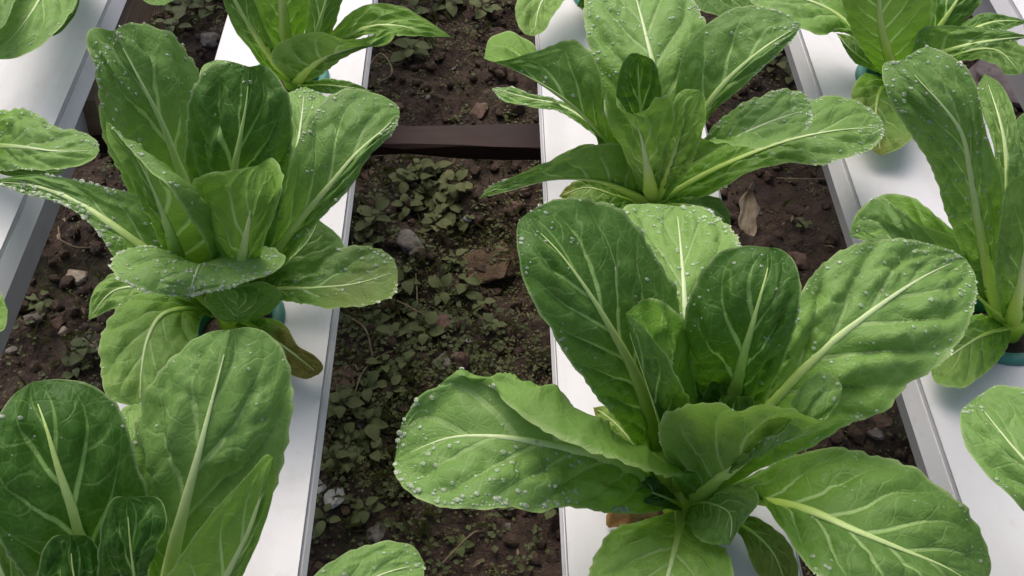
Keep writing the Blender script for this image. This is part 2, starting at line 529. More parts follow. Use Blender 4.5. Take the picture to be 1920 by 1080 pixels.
def channel(i, x0, ys, label):
    y0, y1 = -0.45, 2.4
    root = empty('growing_channel', (x0, y0, 0))
    tag(root, label, 'channel', 'white growing channels')
    hw = 0.05
    V, Fc = [], []
    def add(p): V.append((p[0], p[1] - y0, p[2])); return len(V) - 1
    # flat top with round planting holes
    ys = sorted(ys)
    cuts = [y0]
    for yc in ys: cuts += [yc - 0.04, yc + 0.04]
    cuts.append(y1)
    for k in range(0, len(cuts), 2):
        a, b = cuts[k], cuts[k + 1]
        n = max(1, int((b - a) / 0.08))
        for j in range(n):
            p, q = a + (b - a) * j / n, a + (b - a) * (j + 1) / n
            Fc.append((add((-hw, p, 0)), add((hw, p, 0)), add((hw, q, 0)), add((-hw, q, 0))))
    for yc in ys:
        n = 40
        outer, inner, low = [], [], []
        for j in range(n):
            t = 2 * math.pi * (j + 0.5) / n
            c, s = math.cos(t), math.sin(t)
            k = min(hw / max(abs(c), 1e-6), 0.04 / max(abs(s), 1e-6))
            outer.append(add((c * k, yc + s * k, 0)))
            inner.append(add((c * HOLE_R, yc + s * HOLE_R, 0)))
            low.append(add((c * HOLE_R, yc + s * HOLE_R, -0.006)))
        for j in range(n):
            e = (j + 1) % n
            Fc.append((inner[j], outer[j], outer[e], inner[e]))
            Fc.append((low[j], inner[j], inner[e], low[e]))
        for sx in (-1, 1):
            for s2 in (-1, 1):
                # corner of the square left by the ring
                cx_, cy_ = sx * hw, yc + s2 * 0.04
                ids = sorted(range(n), key=lambda j: (V[outer[j]][0] - cx_) ** 2 + (V[outer[j]][1] - (cy_ - y0)) ** 2)[:2]
                a, b = outer[ids[0]], outer[ids[1]]
                tri = [add((cx_, cy_, 0)), a, b]
                P0, P1, P2 = (np.array(V[t]) for t in tri)
                if np.cross(P1 - P0, P2 - P0)[2] < 0: tri = [tri[0], tri[2], tri[1]]
                Fc.append(tuple(tri))
    top = mesh_obj('top_panel', V, Fc, WHITE, root, smooth=False)
    # rolled shoulder and skirt on both long sides
    for s in (-1, 1):
        prof = [(hw + 0.0002, 0.0), (hw + 0.0003, -0.0040), (hw + 0.0010, -0.0040), (hw + 0.0013, -0.0030),
                (hw + 0.0013 + 0.38 * (SKIRT[i] - 0.003), -SKIRT[i] + 0.001), (hw + 0.0012 + 0.35 * (SKIRT[i] - 0.003), -SKIRT[i]), (hw - 0.006, -SKIRT[i])]
        V2, F2 = [], []
        for (px, pz) in prof:
            for yy in (y0, y1): V2.append((s * px, yy - y0, pz))
        for j in range(len(prof) - 1):
            q = (2 * j, 2 * j + 1, 2 * j + 3, 2 * j + 2)
            F2.append(q if s > 0 else q[::-1])
        mesh_obj('side_rim', V2, F2, WHITE, root, smooth=False)
    V3, F3 = [], []
    prof = [(-0.0435, -SKIRT[i] - 0.001), (-0.039, -0.058), (0.039, -0.058), (0.0435, -SKIRT[i] - 0.001)]
    for (px, pz) in prof:
        for yy in (y0, y1): V3.append((px, yy - y0, pz))
    for j in range(3): F3.append((2 * j, 2 * j + 1, 2 * j + 3, 2 * j + 2))
    F3 += [(0, 2, 4, 6), (1, 7, 5, 3)]
    mesh_obj('gully', V3, F3, GREYW, root, smooth=False)
    return root


by_ch = {i: [] for i in range(5)}
for k, (ch, px, py) in BASES.items(): by_ch[ch].append(float(at(px, py)[1]))
CH_LABEL = ['white channel cut off at the photo\'s upper left corner, tan batten showing beneath it',
            'white channel between the two soil strips, carrying the lettuce with a brown-tipped lower leaf',
            'white channel in the middle, carrying the largest spreading lettuce',
            'white channel with a dark groove along its edge, beside the dry brown leaf\'s soil strip',
            'white channel whose corner just shows beyond the pinkish stone']
for i in range(5): channel(i, AX[i], by_ch[i], CH_LABEL[i])

CUP_LABEL = {'p1': 'teal net cup under the lettuce with the brown-tipped leaf', 'p2': 'teal net cup holding the largest lettuce, beside a withered orange leaf scrap',
             'p3': 'teal net cup of the middle channel\'s farther wet lettuce', 'p4': 'teal net cup with a brown scrap at its rim, at the photo\'s top',
             'p5': 'teal net cup under the lettuce at the lower left corner', 'p6': 'teal net cup corner showing below the tall folded lettuce at the photo\'s right edge',
             'p7': 'teal net cup under the top right lettuce with olive hanging leaf', 'p8': 'teal net cup beyond the lower right photo edge',
             'p9': 'teal net cup beyond the photo\'s left edge, upper one', 'p10': 'teal net cup beyond the top left corner',
             'p11': 'teal net cup at the top edge beside the pale round leaf', 'p12': 'teal net cup beyond the photo\'s left edge, lower one'}


def ring(prof, n=36):
    V, Fc = [], []
    for (r, z) in prof:
        for j in range(n):
            t = 2 * math.pi * j / n
            V.append((r * math.cos(t), r * math.sin(t), z))
    for i in range(len(prof) - 1):
        for j in range(n):
            e = (j + 1) % n
            Fc.append((i * n + j, i * n + e, (i + 1) * n + e, (i + 1) * n + j))
    return V, Fc


cup_parts = None
CUP_AT = {}
for k, (ch, px, py) in BASES.items():
    b = at(px, py)
    loc = (AX[ch] + (b[0] - AX[ch]) * 0.35, b[1], 0.0)
    CUP_AT[k] = loc
    root = empty('net_cup', loc)
    tag(root, CUP_LABEL[k], 'net cup', 'net cups in the channels')
    if cup_parts is None:
        v, f = ring([(0.0195, 0.0010), (0.0205, 0.0034), (0.0245, 0.0036), (0.0262, 0.0018), (0.0262, 0.0004)])
        a = mesh_obj('rim', v, f[::1], TEAL, root)
        v, f = ring([(0.0198, 0.0012), (0.0190, -0.018), (0.0155, -0.046), (0.0, -0.046)])
        c = mesh_obj('wall', v, f, TEAL, root)
        v, f = ring([(0.0188, -0.010), (0.013, -0.006), (0.006, -0.003), (0.0005, -0.002)])
        d = mesh_obj('growing_medium', v, f, MEDIUM, root)
        cup_parts = (a, c, d)
    else:
        for p in cup_parts:
            q = p.copy(); link(q, root)

# ------------------------------------------------------------------ timber
def box(name, lo, hi, mat, parent=None, seed=0, bev=0.002, rotz=0.0, label=None, cat=None, group=None):
    lo, hi = np.array(lo, float), np.array(hi, float)
    c = (lo + hi) / 2; h = (hi - lo) / 2
    L = int(np.argmax(h)); n = 24
    a, b = [k for k in range(3) if k != L]
    prof = [(-h[a] + bev, -h[b]), (h[a] - bev, -h[b]), (h[a], -h[b] + bev), (h[a], h[b] - bev), (h[a] - bev, h[b]), (-h[a] + bev, h[b]),
            (-h[a], h[b] - bev), (-h[a], -h[b] + bev)]
    V, Fc = [], []
    for i in range(n + 1):
        t = -h[L] + 2 * h[L] * i / n
        for j, (p, q) in enumerate(prof):
            v = np.zeros(3); v[L] = t
            w = 0.0020 * float(vnoise(t * 30 + j * 7.3, seed * 5.1, 0, seed))
            v[a] = p + w; v[b] = q + w
            V.append(v)
    for i in range(n):
        for j in range(8):
            e = (j + 1) % 8
            Fc.append((i * 8 + j, i * 8 + e, (i + 1) * 8 + e, (i + 1) * 8 + j))
    Fc += [tuple(range(7, -1, -1)), tuple(n * 8 + j for j in range(8))]
    V = np.array(V) @ rot_z(rotz).T
    if parent is None:
        o = mesh_obj(name, V, Fc, mat, smooth=False); o.location = Vector([float(q) for q in c])
        tag(o, label, cat, group)
    else:
        o = mesh_obj(name, V + c - np.array(parent.location), Fc, mat, parent, smooth=False)
    me = o.data
    return o


bc = at(868, 246, -0.066)
bar_x = (bc[0] - 0.75 + AX[2] + 0.045) / 2
bz = -0.0595
root = empty('support_frame', (bc[0], bc[1], SOIL_Z))
tag(root, 'dark brown wet timber crossbar lying under the white channels', 'timber')
box('crossbar', (bc[0] - 0.75, bc[1] - 0.012, bz - 0.011), (AX[2] + 0.045, bc[1] + 0.012, bz), WOOD_DARK, root, 1, 0.002, math.radians(-2.2))
for xx in (AX[1], AX[2]):
    box('post', (xx - 0.02, bc[1] - 0.012 - (xx - bar_x) * 0.038, SOIL_Z - 0.05), (xx + 0.02, bc[1] + 0.012 - (xx - bar_x) * 0.038, bz - 0.014), WOOD_DARK, root, 2)
e0, e1 = at(250, 0, -0.03), at(180, 190, -0.03)
xr = float(e0[0] + e1[0]) / 2
box('wooden_batten', (xr - 0.03, float(e1[1]), -0.062), (xr, 2.2, -0.028), WOOD_TAN, None, 4, 0.0015,
    label='tan wooden batten running under the edge of the corner channel', cat='timber')

# ------------------------------------------------------------------ lettuce leaves
NV, NU = 116, 21          # rows along the leaf, columns across each half
LEAF_STATS = []


def curve3(pts, zs, off, tip=None):
    p = np.array(pts, float)
    s = np.concatenate(([0], np.cumsum(np.hypot(*np.diff(p, axis=0).T))))
    t = s / s[-1]
    z = np.interp(t, np.linspace(0, 1, len(zs)), zs)
    off = np.atleast_1d(np.array(off, float))
    z = z + (np.interp(t, np.linspace(0, 1, len(off)), off) if len(off) > 1 else off[0] * np.clip(t * 4, 0, 1) * np.clip((1 - t) * 4, 0, 1))
    P = np.array([at(a, b, c / 100.0) for (a, b), c in zip(p, z)])
    if tip is not None: P[-1] = tip
    return spline(P, NV)


def leaf(root, key, M, L, R, z, l=0.0, r=0.0, Lc=None, Rc=None, lc=0.0, rc=0.0, yel=0.0, drk=0.3, brn=0.0, drops=0, dsize=1.0,
         nv=7.5, quilt=1.0, ruf=1.0, rib=1.0, bulge=0.05, label=None, name='leaf', vk=0.19, mk=None):
    seed = sum(ord(c) * (i + 3) * 7 for i, c in enumerate(key)) % 9973
    r_ = np.random.RandomState(seed)
    Mc = curve3(M, z, 0.0)
    if mk is not None:                                                    # stalk share of the rib's length -> share of the rows
        w_ = np.interp(np.linspace(0, 1, NV), (0, mk[1], 1), (0, mk[0], 1)) * (NV - 1)
        Mc = np.stack([np.interp(w_, np.arange(NV), Mc[:, k]) for k in range(3)], axis=1)
    tip = Mc[-1]
    Lc_, Rc_ = curve3(L, z, l, tip), curve3(R, z, r, tip)
    v = np.linspace(0, 1, NV)
    us = np.linspace(0, 1, NU + 1)
    us = us ** 0.92
    def half(E, Cr, off):
        if Cr is None:
            return Mc[:, None, :] * (1 - us)[None, :, None] + E[:, None, :] * us[None, :, None]
        K = curve3(Cr, z, off, tip)
        # quadratic through mid, crest (u = .55), edge
        a = 0.55
        l0 = (us - a) * (us - 1) / (a * 1.0); l1 = us * (us - 1) / (a * (a - 1)); l2 = us * (us - a) / (1 - a)
        return Mc[:, None] * l0[None, :, None] + K[:, None] * l1[None, :, None] + E[:, None] * l2[None, :, None]
    hl, hr = half(Lc_, Lc, lc), half(Rc_, Rc, rc)
    Pm = np.concatenate((hl[:, :0:-1], hr), axis=1)                       # NV x (2NU+1) x 3
    U = np.concatenate((-us[:0:-1], us))
    UU, VV = np.meshgrid(U, v)
    # the rows near the tip close up: keep a little opening there
    def normals(P):
        du = np.gradient(P, axis=1); dv = np.gradient(P, axis=0)
        n = np.cross(du, dv)
        ln = np.linalg.norm(n, axis=2, keepdims=True)
        n = n / np.maximum(ln, 1e-12)
        n[-2:] = n[-3:-2]; n[:1] = n[1:2]
        return n
    N = normals(Pm)
    for _ in range(2):                                                    # smooth the normals before displacing
        N[1:-1] = (N[:-2] + 2 * N[1:-1] + N[2:]) / 4
        N[:, 1:-1] = (N[:, :-2] + 2 * N[:, 1:-1] + N[:, 2:]) / 4
        N /= np.maximum(np.linalg.norm(N, axis=2, keepdims=True), 1e-9)
    wid = np.linalg.norm(Pm[:, -1] - Pm[:, NU], axis=1) + np.linalg.norm(Pm[:, 0] - Pm[:, NU], axis=1)
    wid = np.maximum(wid, 1e-4)
    length = np.linalg.norm(np.diff(Mc, axis=0), axis=1).sum()
    au = np.abs(UU)
    env = np.clip(VV * 5, 0, 1) * np.clip((1 - VV) * 7, 0, 1)
    # vein phase, warped so that no two leaves repeat
    wob = 0.30 * vnoise(UU * 1.6 + seed, VV * 4.0, 0.3, seed) + 0.16 * vnoise(UU * 4 + seed, VV * 9, 0.7, seed + 5)
    phase = nv * (VV ** 0.92 - vk * au ** 0.85 * (0.7 + 0.6 * VV)) + wob * (0.3 + au) * 0.75 + r_.uniform(0, 1)
    side = np.where(UU > 0, 0.41, 0.0)
    fr = (phase + side) % 1.0
    q = np.sin(math.pi * fr) ** 0.6
    amp = 0.0040 * quilt * np.clip(wid / 0.07, 0.25, 1.4)[:, None]
    disp = amp * (q - 0.5) * np.sin(np.clip(au, 0, 1) * math.pi * 0.92) ** 1.2 * env
    mu_, mv_ = UU * wid[:, None] * 0.5, VV * length
    cz = vnoise(mu_ / 0.0085 + seed, mv_ / 0.0100, 0.2, seed + 21)
    cz2 = vnoise(mu_ / 0.0048 + seed, mv_ / 0.0055, 0.6, seed + 23)
    disp -= quilt * env * np.clip(au * 4, 0, 1) * (1 - 0.9 * au ** 4) * (0.0011 * np.exp(-(cz / 0.20) ** 2) + 0.0005 * np.exp(-(cz2 / 0.25) ** 2))
    disp += 0.0018 * quilt * fbm(UU * 3.2 + seed, VV * 8, 0, seed + 2, 3) * env * np.clip(au * 3, 0, 1) * (1 - 0.8 * au ** 3)
    disp += bulge * wid[:, None] * 0.5 * np.sin(np.clip(au, 0, 1) * math.pi) ** 1.6 * env
    # wavy rim
    kk = r_.randint(4, 7)
    wav = (np.sin(2 * math.pi * (kk * VV + r_.uniform(0, 1)) + np.where(UU > 0, 1.7, 0)) + 0.6 * np.sin(2 * math.pi * (kk * 2.3 * VV + r_.uniform(0, 1)) + np.where(UU > 0, 0.4, 2.1)))
    disp += 0.0008 * ruf * np.clip(wid / 0.06, 0.25, 1.0)[:, None] * wav * au ** 4 * env
    Pd = Pm + N * disp[:, :, None]
    # toothed rim
    out_l = Pm[:, 0] - Pm[:, 2]; out_r = Pm[:, -1] - Pm[:, -3]
    for sgn, col, dr in ((-1, 0, out_l), (1, -1, out_r)):
        dr = dr / np.maximum(np.linalg.norm(dr, axis=1, keepdims=True), 1e-6)
        el = np.concatenate(([0], np.cumsum(np.linalg.norm(np.diff(Pm[:, col], axis=0), axis=1))))
        saw = ((el / (0.0072 + 0.002 * r_.rand()) + 0.35 * vnoise(el * 90, el * 0 + seed, 0, seed)) % 1.0)
        tooth = np.where(saw < 0.7, saw / 0.7, (1 - saw) / 0.3)
        big = 0.5 + 0.5 * vnoise(el * 75, el * 0 + 3.3 + seed, 0, seed + 9)
        k = np.clip(wid / 0.06, 0.2, 1.0) * (0.0009 * tooth + 0.0005 * big * np.clip(1.1 - v * 1.2, 0.1, 1)) * ruf * np.clip(v * 6, 0, 1) * np.clip((1 - v) * 8, 0, 1)
        Pd[:, col] = Pd[:, col] + dr * k[:, None]
        Pd[:, col] = Pd[:, col] + N[:, col] * ((tooth - 0.5) * 0.0009 * np.clip(wid / 0.06, 0.2, 1.0) * ruf * np.clip(v * 6, 0, 1) * np.clip((1 - v) * 8, 0, 1))[:, None]
    nu = Pd.shape[1]
    idx = np.arange(NV * nu).reshape(NV, nu)
    faces = np.stack((idx[:-1, :-1], idx[:-1, 1:], idx[1:, 1:], idx[1:, :-1]), axis=-1).reshape(-1, 4)
    org = np.array(root.location)
    me = bpy.data.meshes.new(name)
    me.from_pydata((Pd.reshape(-1, 3) - org).tolist(), [], faces.tolist())
    me.polygons.foreach_set('use_smooth', [True] * len(me.polygons))
    loops = np.zeros(len(me.loops), dtype=np.int32); me.loops.foreach_get('vertex_index', loops)
    a = me.uv_layers.new(name='uv'); b = me.uv_layers.new(name='vein')
    uv1 = np.stack((UU * 0.5 + 0.5, VV), -1).reshape(-1, 2); uv2 = np.stack((phase, au), -1).reshape(-1, 2)
    a.data.foreach_set('uv', uv1[loops].astype(np.float32).ravel())
    b.data.foreach_set('uv', uv2[loops].astype(np.float32).ravel())
    me.materials.append(LEAF)
    me.update()
    o = bpy.data.objects.new(name, me); link(o, root)
    o.color = (yel, drk, brn, 1.0)
    if label: o['label'] = label
    # midrib: a tapering rib proud of both faces
    if rib > 0:
        n2, k2 = 46, 8
        tt = np.linspace(0.0, 0.95, n2)
        ii = tt * (NV - 1)
        i0 = np.clip(ii.astype(int), 0, NV - 2); fr2 = (ii - i0)[:, None]
        ctr = Pd[i0, NU] * (1 - fr2) + Pd[i0 + 1, NU] * fr2
        nn = N[i0, NU]
        tg = np.gradient(ctr, axis=0); tg /= np.maximum(np.linalg.norm(tg, axis=1, keepdims=True), 1e-9)
        nn = nn - (nn * tg).sum(1, keepdims=True) * tg; nn /= np.maximum(np.linalg.norm(nn, axis=1, keepdims=True), 1e-9)
        bi = np.cross(tg, nn)
        wl = np.interp(i0, np.arange(NV), wid)
        w0 = min(0.0066, 0.040 * length + 0.0008) * rib * (0.66 + 0.42 * drk)
        hwid = w0 * 0.86 * np.clip(1 - tt / 0.96, 0, 1) ** 1.2 + 0.00016
        hwid = np.minimum(hwid, np.maximum(wl * 0.30, 0.0006))
        V = []
        for j in range(k2):
            th = 2 * math.pi * j / k2
            V.append(ctr + bi * (hwid * math.cos(th))[:, None] + nn * (hwid * (0.42 * math.sin(th) - 0.10))[:, None] + nn * 0.00025)
        V = np.stack(V, axis=1).reshape(-1, 3)
        fs = []
        for i in range(n2 - 1):
            for j in range(k2):
                e = (j + 1) % k2
                fs.append((i * k2 + j, i * k2 + e, (i + 1) * k2 + e, (i + 1) * k2 + j))
        mr = mesh_obj('midrib', V - org, fs, RIB, o)
        lu = mr.data.uv_layers.new(name='uv')
        li = np.zeros(len(mr.data.loops), dtype=np.int32); mr.data.loops.foreach_get('vertex_index', li)
        uvr = np.stack((np.full(len(V), 0.5), np.repeat(tt, k2)), -1)
        lu.data.foreach_set('uv', uvr[li].astype(np.float32).ravel())
        mr.color = (yel, drk, brn, 1.0)
    # dew on the upper face
    if drops:
        N2 = normals(Pd)
        V, fs, o_ = [], [], 0
        dv_, df_ = ICO1
        n = int(drops * 3.2)
        for d in range(n):
            vv = r_.uniform(0.25, 0.99)
            uu = r_.uniform(-1, 1)
            if r_.rand() < 0.34: uu = math.copysign(1 - 0.10 * r_.rand(), uu)
            elif r_.rand() < 0.15: vv = r_.uniform(0.85, 0.99)
            i = int(vv * (NV - 1)); j = int(np.clip(np.searchsorted(U, uu), 0, nu - 1))
            if fbm(np.array(uu * 2.5 + seed), np.array(vv * 5), 0, seed + 4, 2) < -0.22: continue
            nrm = N2[i, j]
            if nrm[2] < -0.35: continue
            rr = (0.00021 + 0.00068 * r_.rand() ** 2.8) * dsize
            c = Pd[i, j] + nrm * rr * 0.15
            a1 = np.cross(nrm, (0.3, 0.8, 0.5)); a1 /= max(np.linalg.norm(a1), 1e-6); b1 = np.cross(nrm, a1)
            el = 1 + 0.5 * r_.rand()
            V.append(c + (np.outer(dv_[:, 0] * el, a1) + np.outer(dv_[:, 1], b1) + np.outer(dv_[:, 2] * 0.5, nrm)) * rr)
            fs.append(df_ + o_); o_ += len(dv_)
        if V:
            dd = mesh_obj('water_drops', np.vstack(V) - org, np.vstack(fs), WATER, o)
            dd['kind'] = 'stuff'
    LEAF_STATS.append((key, round(length * 100, 1), round(float(wid.max()) * 100, 1), o.name))
    return o


def plant(key, label):
    x, y, z = CUP_AT[key]
    ch, px, py = BASES[key]
    b = at(px, py)
    root = empty('romaine_lettuce', (float(b[0]), float(b[1]), 0.0))
    tag(root, label, 'lettuce', 'romaine lettuces in the channels')
    # short stem in the cup
    v, f = ring([(0.0075, -0.012), (0.0085, 0.004), (0.0070, 0.012), (0.0005, 0.014)], 14)
    mesh_obj('stem', v, f, RIB, root)
    return root


# --- the largest lettuce, middle channel, near
p = plant('p2', 'largest lettuce, in the middle channel, with broad leaves spread wide and a tall dark leaf')
leaf(p, '2a', [(1262, 940), (1228, 810), (1192, 705), (1140, 608), (1092, 532), (1045, 470), (1008, 432), (986, 402)],
     [(1246, 938), (1175, 810), (1120, 742), (1050, 645), (1000, 562), (976, 492), (969, 440), (974, 412), (986, 398)],
     [(1278, 938), (1292, 800), (1290, 700), (1282, 610), (1252, 522), (1215, 460), (1180, 410), (1148, 384), (1090, 372), (1030, 378), (986, 398)],
     [.5, 4.5, 8.5, 11.5, 14, 15.5, 16.2], l=[0, .6, .8, .4, 0], r=[0, -.5, -.8, -.4, 0], drk=0.78, drops=50, nv=10, vk=.17, rib=1.15)
leaf(p, '2b', [(1290, 930), (1290, 720), (1284, 570), (1276, 460), (1268, 386)],
     [(1272, 910), (1250, 720), (1195, 560), (1158, 430), (1172, 392), (1215, 382), (1268, 379)],
     [(1310, 910), (1345, 720), (1392, 570), (1394, 480), (1360, 420), (1320, 390), (1268, 379)],
     [.5, 6.5, 9.5, 10.5, 9.8], yel=.12, drk=.0, drops=210, dsize=1.15, quilt=1.3, nv=9)
leaf(p, '2c', [(1290, 935), (1345, 810), (1378, 735), (1394, 670), (1412, 605), (1430, 540), (1440, 500), (1441, 464)],
     [(1272, 930), (1292, 800), (1284, 690), (1284, 620), (1292, 565), (1312, 518), (1345, 478), (1390, 461), (1441, 462)],
     [(1310, 935), (1400, 830), (1440, 735), (1474, 660), (1496, 585), (1499, 520), (1482, 482), (1462, 467), (1441, 462)],
     [.5, 2.6, 6.2, 9.8, 12.4, 14.0, 14.8], l=[0, .2, .8, .5, 0], r=[0, .2, .8, .5, 0], drk=.85, drops=30, quilt=1.4, nv=8, rib=1.3)
leaf(p, '2d', [(1300, 938), (1395, 812), (1488, 712), (1560, 642), (1640, 580), (1710, 532), (1770, 500), (1812, 486)],
     [(1288, 920), (1380, 770), (1440, 670), (1492, 565), (1560, 482), (1640, 453), (1720, 452), (1785, 470), (1812, 486)],
     [(1318, 942), (1440, 870), (1525, 835), (1590, 792), (1655, 770), (1702, 722), (1760, 682), (1808, 622), (1829, 565), (1828, 515), (1812, 486)],
     [.5, 4, 7, 9, 10, 10.2, 9.6], l=[0, .8, 1.3, .8, 0], r=[0, -.6, -1.4, -1.0, 0], drk=0.15, drops=170, quilt=1.8, nv=9)
leaf(p, '2e', [(1300, 942), (1360, 888), (1425, 845), (1485, 822), (1540, 800), (1572, 760)],
     [(1318, 948), (1400, 850), (1470, 800), (1495, 740), (1520, 706), (1552, 700), (1578, 722), (1572, 760)],
     [(1285, 935), (1248, 860), (1238, 796), (1264, 766), (1328, 760), (1392, 768), (1428, 757), (1478, 768), (1530, 788), (1572, 760)],
     [1.2, 5.0, 7.0, 8.0, 8.8, 9.4], l=[0, 1.5, 2.6, 1.8, 0.3], r=[0, 3.4, 4.6, 3.4, 1.0], drk=.2, yel=.08, drops=35, ruf=.8, nv=9, rib=1.6)
leaf(p, '2f', [(1275, 930), (1238, 795), (1205, 695), (1182, 625), (1173, 588)],
     [(1300, 930), (1306, 800), (1298, 690), (1284, 612), (1256, 573), (1215, 560), (1173, 588)],
     [(1284, 925), (1300, 790), (1262, 694), (1222, 634), (1190, 600), (1173, 588)],
     [.5, 6, 10, 12.6, 13.8], l=[0, -.3, -.8, -.6, 0], r=[0, .6, 1.1, .7, 0], drk=.8, yel=.05, ruf=1.5, rib=.6, bulge=-.03)
leaf(p, '2g', [(1330, 900), (1365, 770), (1372, 730), (1376, 700)],
     [(1315, 895), (1322, 770), (1320, 740), (1345, 705), (1376, 699)], [(1345, 900), (1410, 780), (1422, 745), (1408, 715), (1376, 699)],
     [.6, 4, 7.4, 9.6], drk=.7, ruf=1.6, rib=.5, l=.4, r=.4)
leaf(p, '2gb', [(1330, 905), (1368, 800), (1374, 765), (1378, 742)],
     [(1315, 900), (1340, 810), (1348, 765), (1352, 745), (1378, 738)], [(1345, 905), (1405, 810), (1415, 770), (1412, 748), (1378, 738)],
     [.6, 4.2, 7.6, 9.6], drk=.6, yel=.1, ruf=1.6, rib=.5, l=.4, r=.4)
leaf(p, '2h', [(1262, 938), (1215, 903), (1160, 870), (1080, 845), (1000, 828), (920, 818), (840, 822), (740, 862)],
     [(1272, 945), (1222, 960), (1130, 958), (1055, 948), (1010, 958), (960, 950), (900, 955), (830, 949), (772, 925), (743, 893), (738, 862)],
     [(1275, 925), (1316, 880), (1275, 893), (1185, 872), (1110, 848), (1052, 822), (1000, 793), (952, 757), (925, 728), (885, 714), (820, 738), (765, 795), (738, 862)],
     [.5, 3.5, 6, 7.5, 8.2, 8.2, 7.6, 6.6], l=[0, -.4, -.6, -.3, 0], r=[0, 3.5, 2.6, 1.4, 0.6, 0],
     Rc=[(1262, 925), (1262, 868), (1205, 832), (1140, 800), (1098, 765), (1050, 732), (1000, 714), (915, 702), (855, 714), (798, 747), (755, 800), (738, 862)],
     rc=[0, 2.8, 2.2, 1.4, .5, 0], drk=0.16, drops=230, dsize=1.35, quilt=1.3, nv=9)
leaf(p, '2i', [(1300, 950), (1400, 938), (1510, 955), (1600, 993), (1690, 1030), (1775, 1065), (1838, 1105)],
     [(1310, 938), (1430, 880), (1530, 843), (1625, 850), (1722, 886), (1800, 945), (1845, 1012), (1857, 1070), (1838, 1108)],
     [(1300, 962), (1390, 965), (1424, 925), (1448, 968), (1482, 1012), (1505, 1048), (1540, 1085), (1620, 1130), (1760, 1150), (1838, 1108)],
     [.5, 3, 5, 5.8, 5.6, 5.0, 4.2], l=[0, -.4, -.3, 0, 0], r=[0, .6, .2, 0, 0], drk=0.46, drops=60, quilt=1.0, nv=9, bulge=.03)
leaf(p, '2j', [(1276, 955), (1272, 1000), (1258, 1058), (1242, 1120), (1228, 1205)],
     [(1295, 960), (1320, 1005), (1362, 1038), (1372, 1085), (1350, 1160), (1290, 1198), (1228, 1208)],
     [(1258, 960), (1205, 975), (1150, 995), (1118, 1040), (1104, 1105), (1130, 1170), (1180, 1200), (1228, 1208)],
     [.5, 3, 4.2, 4.2, 3.2], drk=.1, yel=.3, drops=10, nv=7)
leaf(p, '2k', [(1290, 945), (1335, 945), (1370, 968), (1368, 1022)],
     [(1292, 935), (1350, 912), (1405, 912), (1422, 938), (1390, 985), (1368, 1026)], [(1288, 955), (1296, 985), (1312, 1012), (1338, 1020), (1368, 1026)],
     [.5, 3.5, 4.6, 4.3], drk=.4, yel=.05, ruf=1.0, rib=.5)
leaf(p, '2l', [(1330, 962), (1400, 990), (1448, 1035), (1478, 1110)],
     [(1338, 955), (1425, 975), (1478, 1018), (1496, 1080), (1478, 1115)], [(1330, 972), (1388, 1003), (1412, 1060), (1445, 1105), (1478, 1115)],
     [.6, 1.6, 1.4, .9], drk=.55, yel=.5, brn=.35, rib=.5, label='olive drooping bottom leaf')
leaf(p, '2o', [(1240, 905), (1185, 830), (1150, 790), (1112, 764)], [(1232, 910), (1160, 830), (1125, 800), (1112, 764)],
     [(1255, 900), (1205, 820), (1166, 775), (1135, 762), (1112, 764)], [.6, 3.2, 4, 4], yel=.9, drk=0, brn=.8, rib=.6, label='yellowed leaf tip')
leaf(p, '2q', [(1285, 950), (1240, 930), (1200, 915), (1180, 900)], [(1285, 958), (1235, 950), (1195, 935), (1180, 900)], [(1280, 940), (1230, 900), (1195, 880), (1180, 900)],
     [.5, 2.5, 3.2, 3.2], drk=.8, rib=.7)

# --- lettuce of the channel left of the middle, halfway up
p = plant('p1', 'lettuce with a wet flat front leaf, a pale hanging leaf and a brown-tipped lower leaf')
leaf(p, '1a', [(430, 590), (395, 470), (362, 380), (330, 300), (302, 228), (270, 165), (240, 108), (212, 58)],
     [(412, 590), (330, 470), (262, 390), (218, 310), (192, 240), (186, 180), (178, 122), (163, 78), (175, 54), (212, 46)],
     [(445, 590), (440, 460), (412, 380), (392, 300), (380, 215), (374, 140), (350, 100), (322, 68), (285, 50), (245, 43), (212, 46)],
     [.5, 3.2, 6.4, 9.6, 12.4, 14.8, 16.2], l=[0, -.4, 0, .3, 0], r=[0, -1.2, -1.8, -.8, 0], drk=0.5, drops=120, quilt=1.2, nv=7, rib=1.2)
leaf(p, '1b', [(446, 600), (436, 460), (438, 330), (450, 262), (462, 195), (468, 125)],
     [(425, 595), (385, 460), (352, 320), (350, 240), (362, 172), (390, 130), (430, 117), (468, 119)],
     [(462, 595), (505, 460), (540, 330), (547, 255), (541, 185), (520, 145), (495, 123), (468, 119)],
     [.5, 4.4, 8.4, 11.8, 14.3, 16], l=[0, .3, .6, .6, 0], r=[0, .3, .6, .6, 0], drk=0.85, drops=18, quilt=1.5, nv=8, rib=1.35)
leaf(p, '1c', [(360, 590), (330, 470), (300, 388), (266, 312), (236, 270), (199, 226)],
     [(400, 580), (400, 490), (352, 398), (310, 345), (250, 285), (199, 226)],
     [(345, 590), (304, 462), (264, 378), (232, 312), (202, 262), (199, 226)],
     [.6, 5.6, 9.6, 12, 13.2, 13.8], Lc=[(425, 580), (412, 458), (378, 392), (350, 356), (268, 282), (199, 226)], lc=[0, 1.6, 1.8, 1.2, 0],
     l=[0, 2.4, 2.6, 1.6, 0], r=[0, -.4, -.4, 0], drk=0.6, yel=.12, drops=90, nv=9, ruf=1.2, rib=1.5)
